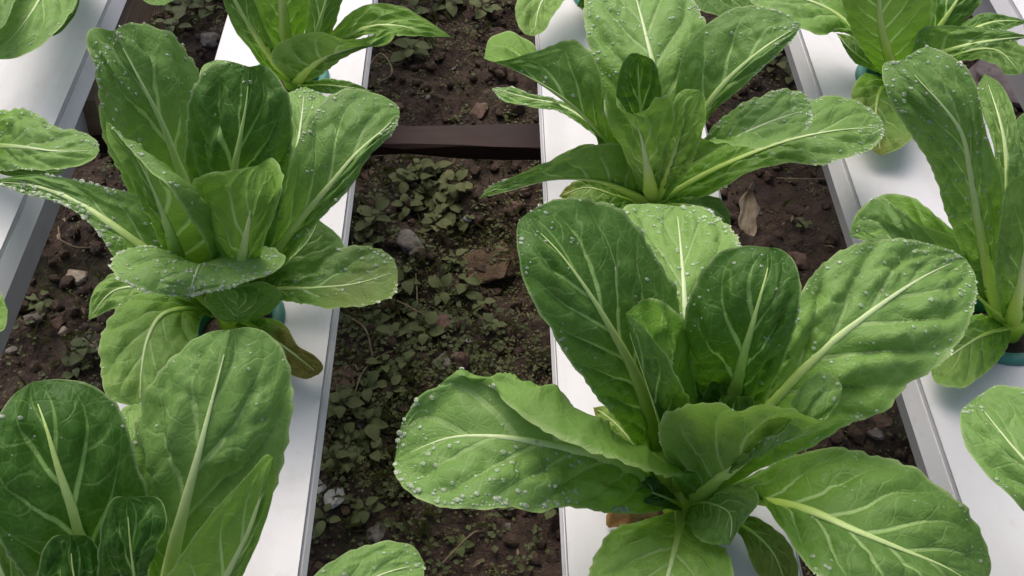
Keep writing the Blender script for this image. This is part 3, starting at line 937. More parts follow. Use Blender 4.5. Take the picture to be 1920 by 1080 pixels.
leaf(p, '1d', [(448, 595), (456, 470), (468, 405), (475, 350), (484, 310)],
     [(475, 590), (492, 465), (516, 395), (528, 348), (520, 305), (508, 296), (484, 310)],
     [(425, 590), (402, 460), (376, 402), (358, 352), (378, 330), (440, 319), (484, 310)],
     [.6, 7, 10.6, 12.6, 13.6], l=.8, r=.8, drk=0.6, yel=.15, nv=9, quilt=1.1, ruf=1.3, rib=1.5)
leaf(p, '1e', [(462, 600), (512, 482), (560, 415), (612, 355), (668, 288), (722, 240), (750, 212)],
     [(448, 590), (484, 470), (520, 375), (545, 300), (578, 228), (620, 180), (665, 167), (718, 180), (745, 198), (752, 212)],
     [(475, 600), (545, 480), (602, 408), (655, 352), (692, 292), (738, 246), (752, 212)],
     [.5, 4, 6.8, 8.6, 10, 11, 11], l=[0, 1.8, 2.2, 1.2, 0], r=-.3, drk=0.36, drops=130, quilt=1.2, nv=9)
leaf(p, '1f', [(460, 590), (530, 400), (560, 260), (572, 162)], [(445, 585), (505, 400), (532, 260), (534, 180), (572, 157)], [(480, 590), (575, 400), (622, 260), (622, 190), (572, 157)],
     [.5, 5, 7.6, 8.6], drk=.05, drops=110)
leaf(p, '1ff', [(450, 590), (440, 380), (420, 200), (405, 112)], [(440, 590), (410, 380), (378, 200), (380, 125), (405, 112)], [(460, 590), (470, 380), (460, 200), (440, 118), (405, 112)],
     [.5, 5, 8.2, 9], drk=.15, drops=30)
leaf(p, '1g', [(425, 600), (330, 512), (272, 466), (215, 425), (142, 378), (70, 350), (-18, 340)],
     [(425, 606), (320, 545), (215, 482), (188, 440), (158, 408), (108, 380), (50, 364), (-18, 350)],
     [(420, 590), (345, 480), (296, 412), (270, 373), (200, 352), (120, 334), (50, 327), (-18, 334)],
     [.5, 4.5, 6.6, 8, 8.8, 8.8, 8], r=[0, .4, 1.0, .6, 0], drk=0.35, drops=230, dsize=1.4, nv=8)
leaf(p, '1h', [(434, 590), (405, 545), (376, 496), (366, 518), (352, 556)],
     [(446, 590), (424, 545), (400, 492), (440, 470), (492, 463), (534, 482), (520, 505), (450, 534), (352, 557)],
     [(424, 590), (390, 545), (350, 492), (300, 470), (250, 464), (212, 486), (220, 520), (275, 547), (352, 557)],
     [1.2, 5.5, 8.6, 8.8, 7.9], l=[0, 0, .1, .1, 0], r=[0, 0, .1, .1, 0], drk=.0, drops=210, dsize=1.15, rib=.5, nv=6, bulge=.0, mk=(.72, .36), quilt=.7, ruf=.7)
leaf(p, '1i', [(455, 600), (508, 545), (588, 540), (668, 532), (746, 508)],
     [(450, 590), (520, 506), (590, 474), (650, 462), (702, 466), (736, 484), (748, 510)],
     [(458, 605), (498, 560), (580, 572), (650, 574), (710, 568), (740, 548), (748, 510)],
     [.6, 4.2, 5, 5.4, 5.6], l=[0, 1.0, .6, .2, 0], r=[0, 1.4, 1.8, 1.0, 0], drk=0.4, drops=110, dsize=1.3, brn=.25, rib=.6, bulge=-.08)
leaf(p, '1j', [(458, 595), (520, 510), (575, 455), (598, 412)], [(450, 590), (500, 500), (545, 440), (565, 415), (598, 408)], [(470, 600), (560, 530), (645, 490), (640, 450), (598, 408)],
     [.5, 2.6, 3.4, 3.6], drk=.55, rib=.7)
leaf(p, '1k', [(430, 600), (362, 578), (305, 590), (278, 632), (266, 690), (262, 765)],
     [(435, 608), (385, 590), (374, 605), (366, 640), (345, 690), (320, 745), (262, 772)],
     [(425, 592), (350, 550), (268, 548), (222, 580), (194, 620), (190, 690), (205, 745), (262, 772)],
     [.6, 2.6, 3.4, 3.2, 2.6, 1.8], drk=0.15, yel=.25, drops=15, nv=7)
leaf(p, '1l', [(420, 590), (320, 545), (215, 545), (166, 600)], [(425, 600), (320, 580), (225, 575), (166, 602)], [(420, 580), (320, 515), (205, 515), (172, 555), (166, 602)],
     [.6, 2.6, 2.6, 1.6], drk=.05, yel=.25, nv=7)
leaf(p, '1m', [(452, 600), (505, 632), (552, 665), (598, 702)], [(458, 592), (530, 606), (560, 650), (592, 668), (606, 690), (598, 708)], [(440, 610), (490, 645), (530, 690), (570, 711), (598, 708)],
     [.6, 1.6, 1.5, .9], drk=.45, yel=.2, brn=.8, rib=.7, label='brown-tipped bottom leaf lying on the channel')
leaf(p, '1n', [(450, 604), (448, 582), (442, 560), (428, 538)], [(478, 602), (515, 578), (528, 552), (500, 530), (428, 534)], [(430, 604), (398, 588), (384, 562), (395, 540), (428, 534)], [1.5, 5.2, 6.4, 7.0], drk=.75, rib=0, ruf=.6)

# --- lettuce at the lower left corner
p = plant('p5', 'lettuce filling the lower left corner, three tall leaves and dark heart leaves')
leaf(p, '5a', [(250, 1300), (190, 1120), (152, 1010), (130, 940), (106, 868), (86, 800), (66, 742), (60, 716)],
     [(215, 1300), (80, 1120), (5, 1020), (-28, 930), (-28, 850), (-5, 785), (28, 738), (60, 714)],
     [(275, 1300), (262, 1120), (268, 1000), (276, 930), (256, 872), (242, 815), (217, 757), (172, 724), (118, 711), (60, 714)],
     [.5, 5, 8.4, 11, 13, 14.4, 15], l=[0, .8, 1, .6, 0], r=[0, .6, .6, .3, 0], drk=0.92, drops=14, nv=8, quilt=1.1, rib=1.4)
leaf(p, '5b', [(312, 1305), (312, 1130), (324, 1040), (346, 950), (374, 845), (395, 762), (414, 690), (432, 618)],
     [(292, 1300), (280, 1130), (275, 1040), (260, 950), (250, 850), (266, 760), (302, 698), (350, 646), (396, 622), (432, 613)],
     [(340, 1305), (385, 1130), (440, 1040), (484, 968), (518, 900), (540, 820), (546, 720), (532, 662), (503, 628), (468, 614), (432, 613)],
     [.5, 5, 8, 10.6, 12.6, 14, 15], l=[0, -.4, -.4, 0, 0], r=[0, -.6, -.8, -.3, 0], drk=0.36, drops=26, nv=8, quilt=1.6, rib=1.3)
leaf(p, '5c', [(322, 1310), (385, 1150), (438, 1055), (472, 980), (512, 858)],
     [(336, 1310), (412, 1160), (465, 1055), (502, 965), (516, 890), (512, 856)],
     [(300, 1310), (275, 1160), (330, 1056), (400, 960), (470, 884), (500, 852), (512, 856)],
     [.6, 6, 9.6, 11.8, 13.8], l=-.3, r=[0, 1.4, 1.6, 1, 0], drk=0.62, yel=.12, nv=9, quilt=.8, rib=1.4)
leaf(p, '5d', [(278, 1300), (258, 1120), (245, 1020), (238, 932)],
     [(245, 1300), (190, 1130), (186, 1030), (198, 958), (215, 933), (238, 925)], [(310, 1300), (262, 1120), (296, 1020), (310, 968), (296, 934), (238, 925)],
     [.8, 8.2, 11.6, 13.6], l=.4, r=1.0, drk=.95, ruf=1.4, rib=.6, quilt=1.6)
leaf(p, '5e', [(200, 1300), (150, 1130), (136, 1060), (132, 1003)], [(150, 1300), (78, 1140), (76, 1050), (98, 1008), (132, 1000)], [(240, 1300), (212, 1130), (188, 1040), (168, 1007), (132, 1000)],
     [.8, 8.4, 11, 12.6], drk=1.0, ruf=1.2, rib=.6, quilt=1.8)
leaf(p, '5f', [(180, 1310), (40, 1150), (-8, 1040), (-30, 930)], [(150, 1310), (-30, 1150), (-80, 1040), (-60, 950), (-30, 925)], [(210, 1310), (90, 1150), (45, 1040), (10, 950), (-30, 925)],
     [.8, 7.4, 11, 12.8], drk=.6, yel=.1)
leaf(p, '5g', [(330, 1310), (480, 1230), (610, 1140), (710, 1080), (796, 1056)],
     [(315, 1295), (450, 1180), (580, 1086), (645, 1040), (720, 1016), (775, 1025), (798, 1056)], [(340, 1320), (510, 1290), (660, 1220), (750, 1160), (790, 1105), (798, 1056)],
     [.6, 4, 5.6, 5.8, 5.2], drk=.05, drops=60, dsize=1.3)
leaf(p, '5h', [(300, 1300), (275, 1000), (262, 860), (254, 757)], [(285, 1300), (245, 1000), (232, 860), (228, 768), (254, 755)], [(330, 1300), (320, 1000), (310, 860), (290, 765), (254, 755)],
     [.5, 6, 8.4, 9.2], drk=.05, yel=.2)

# --- wet lettuce of the middle channel, farther away
p = plant('p3', 'wet lettuce of the middle channel, farther one, leaf tip curling over the soil')
leaf(p, '3a', [(1220, 370), (1238, 240), (1228, 140), (1212, 70), (1195, 5), (1182, -40)],
     [(1204, 365), (1150, 230), (1112, 110), (1097, 40), (1100, -10), (1130, -42), (1182, -50)],
     [(1240, 365), (1300, 240), (1322, 130), (1322, 50), (1290, -10), (1240, -44), (1182, -50)],
     [.5, 5, 8, 9.6, 10.4, 10.4], drk=.05, drops=240, dsize=1.2, nv=8)
leaf(p, '3b', [(1230, 376), (1280, 292), (1320, 208), (1362, 152), (1430, 92), (1502, 46)],
     [(1222, 370), (1245, 280), (1264, 180), (1288, 85), (1330, 42), (1400, 11), (1468, 24), (1504, 42)],
     [(1240, 380), (1296, 292), (1332, 214), (1385, 168), (1445, 112), (1488, 72), (1504, 46)],
     [.5, 4, 7.2, 9.2, 10.8, 11.4], l=[0, 1.4, 2, 1, 0], r=-.2, drk=0.45, drops=90, nv=8, quilt=1.1)
leaf(p, '3c', [(1212, 372), (1168, 300), (1128, 252), (1070, 196), (1010, 154), (950, 124), (907, 110)],
     [(1205, 380), (1140, 270), (1080, 180), (1010, 100), (985, 72), (952, 58), (920, 72), (904, 100)],
     [(1218, 365), (1180, 290), (1134, 215), (1126, 140), (1100, 92), (1072, 76), (1030, 88), (980, 106), (930, 116), (904, 104)],
     [.5, 3.4, 5.6, 8, 9.4, 10, 9.6], l=[0, -.5, -.5, 0, 0], r=[0, 2.2, 2.6, 1.2, 0], drk=0.6, yel=.12, drops=70, nv=9)
leaf(p, '3d', [(1212, 376), (1140, 262), (1056, 200), (990, 184), (922, 165)], [(1208, 382), (1132, 270), (1050, 209), (985, 199), (940, 186), (919, 168)],
     [(1216, 370), (1146, 252), (1056, 190), (1000, 177), (958, 164), (919, 160)], [.5, 3, 4, 4.4, 3.6], drk=.1, drops=110, rib=.6)
leaf(p, '3e', [(1215, 330), (1204, 230), (1198, 170), (1196, 100)], [(1202, 325), (1162, 235), (1156, 175), (1168, 118), (1182, 101), (1196, 97)], [(1232, 325), (1238, 235), (1238, 160), (1226, 115), (1196, 97)],
     [1, 6.2, 9, 11.4], drk=.85, ruf=1.2, rib=.7, l=.6, r=.6, quilt=1.4)
leaf(p, '3f', [(1222, 375), (1212, 305), (1200, 252), (1186, 214)], [(1238, 372), (1250, 290), (1262, 230), (1256, 184), (1236, 184), (1212, 205), (1186, 215)],
     [(1206, 370), (1172, 290), (1142, 222), (1134, 172), (1150, 178), (1162, 204), (1186, 215)], [.6, 6, 9.4, 11.4], l=[0, 1.0, 1.2, .8, 0], r=[0, 1.0, 1.2, .8, 0], drk=.42, yel=.12, ruf=1.2, rib=1.3)
leaf(p, '3g', [(1232, 376), (1262, 292), (1288, 222), (1312, 168)], [(1244, 378), (1294, 310), (1318, 240), (1323, 188), (1312, 166)], [(1222, 370), (1228, 290), (1250, 212), (1280, 170), (1312, 164)],
     [.6, 5.6, 8.8, 10.6], drk=.4, yel=.15, ruf=1.2, l=.6, r=.6)
leaf(p, '3h', [(1232, 376), (1272, 330), (1330, 287), (1400, 248), (1462, 222), (1522, 204)],
     [(1226, 366), (1262, 305), (1320, 262), (1350, 225), (1402, 190), (1462, 169), (1508, 176), (1526, 204)],
     [(1240, 380), (1262, 310), (1242, 264), (1300, 258), (1382, 274), (1442, 272), (1490, 256), (1518, 232), (1526, 204)],
     [.5, 3.2, 5.4, 6.8, 7.2, 6.8], l=.3, r=[0, 1.2, .8, .4, 0], drk=0.14, drops=190, dsize=1.2, rib=.75)
leaf(p, '3i', [(1236, 378), (1312, 332), (1400, 291), (1480, 263), (1560, 246), (1660, 238)],
     [(1232, 366), (1315, 292), (1400, 248), (1490, 196), (1550, 181), (1612, 190), (1645, 215), (1662, 240)],
     [(1242, 388), (1335, 362), (1420, 316), (1480, 306), (1545, 306), (1602, 291), (1645, 268), (1662, 240)],
     [.5, 2.4, 3.6, 4.4, 4.8, 4.4], drk=0.22, drops=150, dsize=1.1, rib=.7)
leaf(p, '3j', [(1214, 380), (1180, 362), (1132, 342), (1080, 335), (1030, 337), (962, 355), (899, 372)],
     [(1208, 376), (1160, 315), (1108, 272), (1065, 284), (1000, 320), (940, 350), (901, 372)],
     [(1220, 370), (1214, 330), (1192, 288), (1155, 269), (1112, 273), (1050, 294), (972, 328), (915, 352), (899, 370)],
     [.5, 2.4, 3.8, 4.4, 4.4, 4, 3], l=[0, 1.0, .6, .2, 0], r=[0, 2.4, 2.0, 1.0, 0], drk=.35, yel=.08, drops=70)
leaf(p, '3k', [(1208, 384), (1152, 366), (1100, 352), (1048, 368)], [(1208, 394), (1150, 396), (1090, 394), (1048, 372)], [(1208, 378), (1160, 350), (1105, 336), (1068, 345), (1048, 366)],
     [.5, 1.5, 1.6, .9], drk=.5, yel=.55, brn=.6, rib=.5, label='yellowing bottom leaf')
leaf(p, '3l', [(1232, 385), (1292, 385), (1340, 396), (1370, 428)], [(1238, 378), (1302, 362), (1346, 372), (1368, 402), (1374, 430)], [(1230, 395), (1282, 415), (1330, 436), (1374, 432)],
     [.5, 1.8, 1.6, 1.0], drk=.4, yel=.15, rib=.6)
leaf(p, '3m', [(1245, 378), (1320, 345), (1362, 325), (1394, 318)], [(1245, 370), (1320, 330), (1370, 308), (1394, 312)], [(1250, 384), (1330, 352), (1375, 332), (1394, 322)], [.5, 1.4, 1.6, 1.4], yel=.4, drk=.2, rib=.6)
leaf(p, '3n', [(1220, 376), (1150, 290), (1135, 200), (1140, 130)], [(1210, 372), (1130, 290), (1108, 200), (1115, 140), (1140, 125)], [(1230, 372), (1180, 280), (1165, 200), (1165, 140), (1140, 125)], [.5, 4, 6, 6.8], drk=.6, quilt=1.3)

# --- lettuce at the top of the channel left of the middle
p = plant('p4', 'lettuce cut by the top edge, with a pointed leaf reaching over the soil')
leaf(p, '4a', [(552, 150), (538, 85), (530, 10), (524, -90), (522, -150)], [(538, 150), (500, 80), (476, 0), (470, -90), (490, -140), (522, -155)], [(566, 150), (566, 85), (580, 5), (576, -90), (555, -140), (522, -155)],
     [.5, 4.5, 8, 11.6, 13], drk=.6, nv=8, rib=1.3)
leaf(p, '4b', [(545, 152), (508, 105), (462, 40), (428, -22), (395, -85)], [(535, 155), (492, 125), (466, 88), (440, 55), (415, -10), (395, -90)], [(552, 148), (516, 92), (490, 35), (465, -25), (430, -85), (395, -90)],
     [.5, 4.2, 7.2, 9.2, 10], drk=.6, yel=.05, r=.5)
leaf(p, '4c', [(572, 152), (592, 70), (612, 0), (630, -80)], [(560, 150), (572, 60), (572, 0), (590, -85), (630, -90)], [(580, 152), (618, 70), (642, 0), (655, -70), (630, -90)],
     [.5, 4.6, 7.4, 9.6], drk=.6)
leaf(p, '4d', [(570, 150), (612, 100), (656, 66), (700, 49), (746, 48), (796, 58), (846, 69)],
     [(576, 153), (622, 106), (666, 72), (712, 63), (752, 66), (800, 68), (846, 70)],
     [(562, 140), (600, 88), (628, 54), (656, 25), (696, 7), (750, 12), (800, 37), (846, 67)],
     [.5, 2.6, 4.4, 5.4, 5.6, 5.2, 4.6], r=[0, 1, 1, .5, 0], drk=.45, yel=.1, nv=9)
leaf(p, '4e', [(556, 156), (578, 130), (612, 106), (660, 91), (702, 82), (744, 60)],
     [(572, 157), (604, 138), (645, 108), (685, 90), (725, 84), (744, 62)],
     [(546, 150), (514, 118), (512, 98), (545, 70), (598, 60), (645, 74), (695, 68), (732, 52), (744, 58)],
     [.6, 3.4, 5, 5.8, 5.8, 5.6], r=[0, 2.2, 1.8, .8, 0], drk=.42, yel=.12, drops=25)
leaf(p, '4f', [(560, 160), (610, 160), (660, 165), (700, 172)], [(565, 155), (615, 148), (660, 155), (700, 170)], [(560, 165), (610, 175), (660, 180), (700, 174)], [.6, 1.2, 1.2, .8], drk=.5, rib=.5)

# --- tall folded lettuce at the right edge
p = plant('p6', 'lettuce cut by the right edge, with one tall leaf folded along its rib')
leaf(p, '6a', [(1875, 605), (1852, 500), (1832, 400), (1818, 315), (1803, 250), (1764, 195), (1722, 150), (1690, 112)],
     [(1858, 602), (1812, 500), (1776, 400), (1752, 330), (1722, 272), (1686, 215), (1660, 162), (1658, 118), (1690, 90)],
     [(1888, 605), (1878, 500), (1882, 400), (1876, 330), (1852, 260), (1836, 190), (1822, 140), (1788, 107), (1740, 88), (1690, 90)],
     [.6, 4.6, 8, 10.6, 12.6, 14.4, 15.6, 16], r=[0, .8, 1.4, 1, 0], l=[0, -.4, -.6, -.2, 0], drk=0.4, drops=150, nv=10, quilt=1.4)
leaf(p, '6b', [(1890, 600), (1892, 420), (1882, 260), (1846, 138)], [(1882, 600), (1874, 420), (1862, 270), (1832, 170), (1846, 135)], [(1900, 600), (1925, 420), (1912, 260), (1878, 160), (1846, 135)],
     [.5, 6.4, 9.4, 10.6], drk=.4, yel=.15, drops=30)
leaf(p, '6c', [(1905, 605), (1940, 420), (1952, 270), (1948, 195)], [(1895, 602), (1886, 430), (1890, 310), (1906, 225), (1948, 188)], [(1915, 605), (2000, 420), (2015, 260), (1948, 188)],
     [.5, 6, 9, 10], drk=.75)
leaf(p, '6d', [(1898, 612), (1920, 490), (1934, 405), (1930, 322)], [(1882, 606), (1866, 505), (1878, 405), (1890, 345), (1930, 316)], [(1922, 612), (1990, 490), (2005, 390), (1930, 316)],
     [.6, 7.6, 10.8, 13], drk=0.5, yel=.2, nv=7)
leaf(p, '6e', [(1888, 606), (1842, 562), (1772, 505), (1702, 474), (1642, 458), (1592, 442)],
     [(1882, 585), (1862, 520), (1802, 445), (1742, 394), (1700, 367), (1650, 369), (1606, 400), (1592, 440)],
     [(1896, 595), (1882, 555), (1848, 488), (1792, 447), (1722, 420), (1680, 390), (1650, 372), (1608, 402), (1592, 440)],
     [.6, 2.8, 4.6, 5.2, 5, 4.4], l=[0, 2, 1.6, .8, 0], r=[0, 2.8, 2.2, 1.0, 0], drk=.45, drops=25, nv=7)
leaf(p, '6f', [(1890, 615), (1845, 628), (1800, 655), (1745, 695)], [(1896, 622), (1886, 655), (1848, 698), (1800, 726), (1756, 718), (1738, 695)], [(1880, 606), (1840, 590), (1792, 608), (1752, 648), (1738, 692)],
     [.6, 1.6, 1.7, 1.0], drk=.3, yel=.35, rib=.6, nv=7)

# --- top right lettuce
p = plant('p7', 'lettuce at the top right with an olive leaf hanging onto the white channel')
leaf(p, '7a', [(1682, 152), (1664, 95), (1650, 35), (1650, -50), (1652, -115)], [(1668, 152), (1612, 85), (1584, 20), (1575, -60), (1610, -110), (1652, -120)], [(1696, 152), (1728, 90), (1748, 20), (1735, -60), (1700, -110), (1652, -120)],
     [.6, 4.6, 7.6, 10.6, 12], drk=0.55, yel=.2, nv=9, quilt=.6)
leaf(p, '7b', [(1672, 148), (1622, 78), (1562, 22), (1480, -10), (1384, -28)], [(1668, 152), (1606, 80), (1576, 58), (1542, 66), (1510, 58), (1470, 32), (1422, 12), (1380, -30)], [(1678, 142), (1642, 52), (1600, -20), (1505, -52), (1425, -52), (1380, -30)],
     [.5, 3.6, 5.2, 5.8, 5], drk=.05, drops=140)
leaf(p, '7c', [(1684, 156), (1654, 165), (1642, 225), (1652, 292)], [(1694, 160), (1712, 195), (1716, 248), (1692, 275), (1652, 295)], [(1672, 150), (1625, 138), (1596, 182), (1612, 232), (1634, 280), (1652, 295)],
     [.6, 2.2, 2.0, 1.2], drk=.35, yel=.4, brn=.45, rib=.6, label='olive bottom leaf hanging onto the channel')
leaf(p, '7cc', [(1680, 152), (1630, 120), (1600, 98), (1568, 62)], [(1682, 158), (1640, 132), (1605, 118), (1568, 66)], [(1676, 145), (1640, 100), (1610, 72), (1568, 60)], [.6, 1.8, 2.2, 1.8], drk=.6, yel=.5, rib=.5)
leaf(p, '7d', [(1702, 152), (1760, 102), (1802, 88), (1862, 76), (1935, 68)], [(1692, 146), (1712, 90), (1728, 54), (1800, 49), (1862, 54), (1935, 50)], [(1708, 156), (1770, 112), (1812, 95), (1862, 82), (1935, 72)],
     [.5, 4, 5.2, 5.4, 5], l=[0, 1.4, .8, .3, 0], drk=.45, yel=.15, drops=30)
leaf(p, '7e', [(1705, 152), (1800, 100), (1870, 95), (1915, 140)], [(1700, 145), (1800, 75), (1890, 70), (1930, 100), (1915, 145)], [(1710, 156), (1800, 115), (1855, 115), (1885, 138), (1915, 145)], [.5, 2.6, 3, 2.2], drk=.5, yel=.2)
leaf(p, '7f', [(1700, 150), (1755, 60), (1795, 0), (1830, -70)], [(1692, 146), (1726, 50), (1750, -10), (1790, -75), (1830, -80)], [(1710, 152), (1788, 60), (1836, 8), (1850, -45), (1830, -80)], [.5, 4, 6.4, 8], drk=.8)
leaf(p, '7g', [(1705, 152), (1790, 75), (1860, 42), (1930, 40)], [(1700, 148), (1790, 55), (1850, 25), (1930, 30)], [(1710, 154), (1790, 92), (1860, 66), (1930, 60)], [.5, 2.6, 3.4, 3.4], drk=.65)

# --- lettuces mostly outside the photo
p = plant('p8', 'lettuce of which one dewy rounded leaf enters at the lower right edge')
leaf(p, '8a', [(2100, 1200), (2020, 1010), (1952, 900), (1892, 830), (1826, 748)], [(2085, 1200), (1985, 1030), (1912, 948), (1852, 892), (1812, 832), (1801, 775), (1822, 738)], [(2120, 1190), (2080, 1000), (2040, 890), (1985, 780), (1925, 735), (1870, 724), (1822, 735)],
     [.5, 6, 8.4, 9.2, 9], drk=0.2, drops=60)
leaf(p, '8b', [(2100, 1190), (2150, 1000), (2160, 850)], [(2080, 1190), (2080, 1000), (2100, 880), (2160, 845)], [(2120, 1190), (2240, 1000), (2240, 880), (2160, 845)], [.5, 8, 13], drk=.5)
leaf(p, '8c', [(2110, 1200), (2230, 1180), (2380, 1160)], [(2110, 1190), (2230, 1100), (2350, 1090), (2390, 1150)], [(2110, 1210), (2230, 1250), (2350, 1230), (2390, 1160)], [.5, 5, 5], drk=.2)
p = plant('p9', 'lettuce of which one flat dewy leaf enters at the upper left edge')
leaf(p, '9a', [(-68, 292), (-20, 275), (45, 276), (110, 284), (187, 282)], [(-70, 282), (-30, 228), (20, 206), (62, 210), (108, 240), (150, 246), (178, 260), (188, 280)], [(-66, 300), (-20, 320), (42, 317), (112, 316), (152, 308), (176, 297), (188, 284)],
     [.5, 3.2, 4.4, 4.4, 3.8], drk=.05, drops=170, quilt=1.3)
leaf(p, '9b', [(-66, 296), (10, 310), (70, 322), (122, 322)], [(-66, 290), (20, 295), (80, 305), (122, 320)], [(-66, 302), (20, 330), (80, 334), (122, 326)], [.5, 2, 2.4, 2], yel=.35, drk=.1)
leaf(p, '9c', [(-75, 290), (-110, 150), (-120, 20)], [(-90, 290), (-170, 150), (-160, 40), (-120, 15)], [(-60, 290), (-45, 150), (-70, 40), (-120, 15)], [.5, 7, 12], drk=.4)
leaf(p, '9d', [(-75, 295), (-170, 280), (-290, 270)], [(-75, 300), (-170, 330), (-280, 320), (-300, 275)], [(-75, 288), (-170, 230), (-280, 230), (-300, 265)], [.5, 4, 4], drk=.2)
p = plant('p10', 'lettuce at the top left corner with a broad leaf bent over the channel')
leaf(p, '10a', [(98, -90), (88, -35), (60, 22), (22, 72), (-22, 112)], [(112, -90), (142, -30), (140, 8), (112, 52), (75, 85), (40, 106), (-22, 122)], [(85, -90), (28, -35), (8, 20), (-22, 70), (-45, 105), (-22, 122)],
     [.6, 4.4, 5.4, 5, 4], drk=.08, drops=110)
leaf(p, '10b', [(105, -88), (140, -30), (136, 25), (90, 70)], [(112, -88), (150, -30), (140, 28), (112, 62), (90, 72)], [(98, -88), (115, -30), (100, 25), (85, 60), (90, 72)], [.6, 3.2, 3.6, 2.8], drk=.6)
leaf(p, '10c', [(108, -88), (200, -62), (268, -28), (308, 10)], [(105, -95), (210, -90), (295, -55), (330, -5), (308, 13)], [(105, -80), (190, -40), (255, -8), (282, 8), (308, 13)], [.6, 4, 4.4, 3.6], drk=.25, yel=.15)
leaf(p, '10d', [(90, -90), (30, -70), (-10, 0), (-20, 60)], [(95, -85), (60, -50), (22, 15), (5, 50), (-20, 62)], [(85, -95), (-10, -90), (-60, 0), (-50, 50), (-20, 62)], [.6, 6, 7, 6.4], drk=.4)
leaf(p, '10e', [(92, -92), (90, -200), (80, -290)], [(75, -92), (30, -200), (40, -270), (80, -295)], [(110, -92), (150, -200), (125, -270), (80, -295)], [.6, 8, 12], drk=.4)
p = plant('p11', 'lettuce at the top edge of the middle channel, showing a pale round hanging leaf')
leaf(p, '11a', [(1140, -4), (1070, -35), (1018, 0), (1000, 68)], [(1140, 4), (1072, -8), (1042, 22), (1020, 58), (1000, 71)], [(1135, -12), (1040, -68), (978, -15), (967, 25), (982, 62), (1000, 71)], [.6, 3.4, 3.2, 2.2], drk=.05, yel=.35, nv=6)
leaf(p, '11b', [(1150, -5), (1120, -2), (1098, 5), (1082, 12)], [(1150, 0), (1120, 8), (1098, 16), (1082, 13)], [(1148, -10), (1115, -18), (1090, -6), (1082, 10)], [.6, 1.6, 1.8, 1.6], drk=.4, yel=.1)
leaf(p, '11c', [(1165, -8), (1250, -40), (1330, -25), (1405, 25)], [(1165, -15), (1260, -80), (1360, -60), (1410, 0), (1405, 28)], [(1165, -2), (1240, -5), (1310, 18), (1360, 30), (1405, 28)], [.6, 3.6, 3.8, 2.8], drk=.6)
leaf(p, '11d', [(1150, -10), (1150, -100), (1140, -190)], [(1135, -10), (1090, -100), (1105, -170), (1140, -195)], [(1165, -10), (1205, -100), (1185, -170), (1140, -195)], [.6, 7, 11], drk=.4)
p = plant('p12', 'lettuce of which only a leaf tip enters at the left edge')
leaf(p, '12a', [(-200, 650), (-130, 598), (-60, 580), (15, 582)], [(-195, 658), (-110, 640), (-40, 630), (5, 618), (15, 584)], [(-205, 642), (-140, 560), (-60, 538), (-5, 546), (15, 580)], [.6, 4, 5, 4.6], drk=.1, drops=60)
leaf(p, '12b', [(-205, 648), (-230, 480), (-240, 340)], [(-225, 648), (-300, 480), (-290, 370), (-240, 335)], [(-190, 648), (-150, 480), (-180, 370), (-240, 335)], [.6, 7, 12], drk=.4)

# ------------------------------------------------------------------ small things on the soil
def soil_at(px, py, dz=0.0):
    q = at(px, py, SOIL_Z)
    for _ in range(3): q = at(px, py, float(soil_h(q[0], q[1])))
    return q + np.array((0, 0, dz))


def stone(px, py, wpx, mat, label, seed, flat=0.6, rough=0.3, name='stone', cat='stone', dz=0.3):
    q = soil_at(px, py)
    dep = float((q - np.array((0, 0, H))) @ FWD)
    s = wpx * dep / F / 2
    v, f = lump(s, seed, 3, rough, flat)
    v = v @ rot_z(seed * 1.7).T
    o = mesh_obj(name, v, f, mat, smooth=True)
    o.location = Vector([float(t) for t in q + np.array((0, 0, s * flat * dz))])
    tag(o, label, cat, 'stones on the soil')
    return o


stone(145, 521, 52, STONE_W, 'cream angular stone lying on soil left of the brown-tipped lettuce', 3, .5)
stone(110, 606, 26, STONE_B, 'small pinkish pebble below the cream angular stone', 4, .5)
stone(120, 622, 20, STONE_W, 'tiny pale pebble touching the pinkish pebble', 14, .5)
stone(770, 458, 62, STONE_G, 'rounded grey-tan stone below the pale weed clump', 5, .55)
stone(785, 478, 36, STONE_G, 'dark grey pebble tucked against the rounded grey-tan stone', 15, .8)
stone(936, 492, 118, STONE_O, 'big ochre clod of earth touching the tall dark lettuce leaf', 6, .25, .6, dz=.0)
stone(862, 690, 46, STONE_B, 'upright brown-grey stone in the soil above the big flat leaf', 7, 1.3)
stone(826, 682, 42, STONE_G, 'grey stone leaning beside the upright brown-grey stone', 8, .5)
stone(832, 612, 48, STONE_B, 'brown rounded stone half sunk among dark weeds', 9, .5)
stone(625, 934, 50, SHELL, 'flat pale oval chip on the soil near the channel edge', 21, .22, .2, 'shell_chip', 'chip')
stone(598, 912, 44, SHELL, 'pale curved chip standing behind the flat pale oval chip', 22, .35, .2, 'shell_chip', 'chip')
stone(648, 957, 22, STONE_O, 'small orange-brown chip beside the flat pale oval chip', 23, .5)
stone(705, 1000, 40, STONE_G, 'dull grey stone among leaves above the bottom edge leaf', 24, .4)
stone(640, 715, 70, STONE_B, 'reddish-brown flat clod at the channel edge', 25, .4, .4)
stone(962, 392, 42, STONE_B, 'tan-brown stone under the drooping wet leaf tip', 26, .6)
stone(697, 332, 40, STONE_B, 'brown stone just below the timber crossbar', 27, .6)
stone(1655, 790, 38, STONE_B, 'flat pinkish-brown stone between two channels, under the broad wet leaf', 28, .4)
stone(1640, 815, 30, STONE_G, 'small grey stone beside the flat pinkish-brown stone', 29, .5)
stone(1720, 840, 34, STONE_G, 'grey stone against the groove-edged channel', 30, .5)
stone(1500, 495, 52, STONE_B, 'brown clod peeping above the dark heart leaf', 31, .5)
stone(1890, 165, 150, STONE_P, 'large flat pinkish stone beyond the tall folded lettuce', 32, .28, .4)
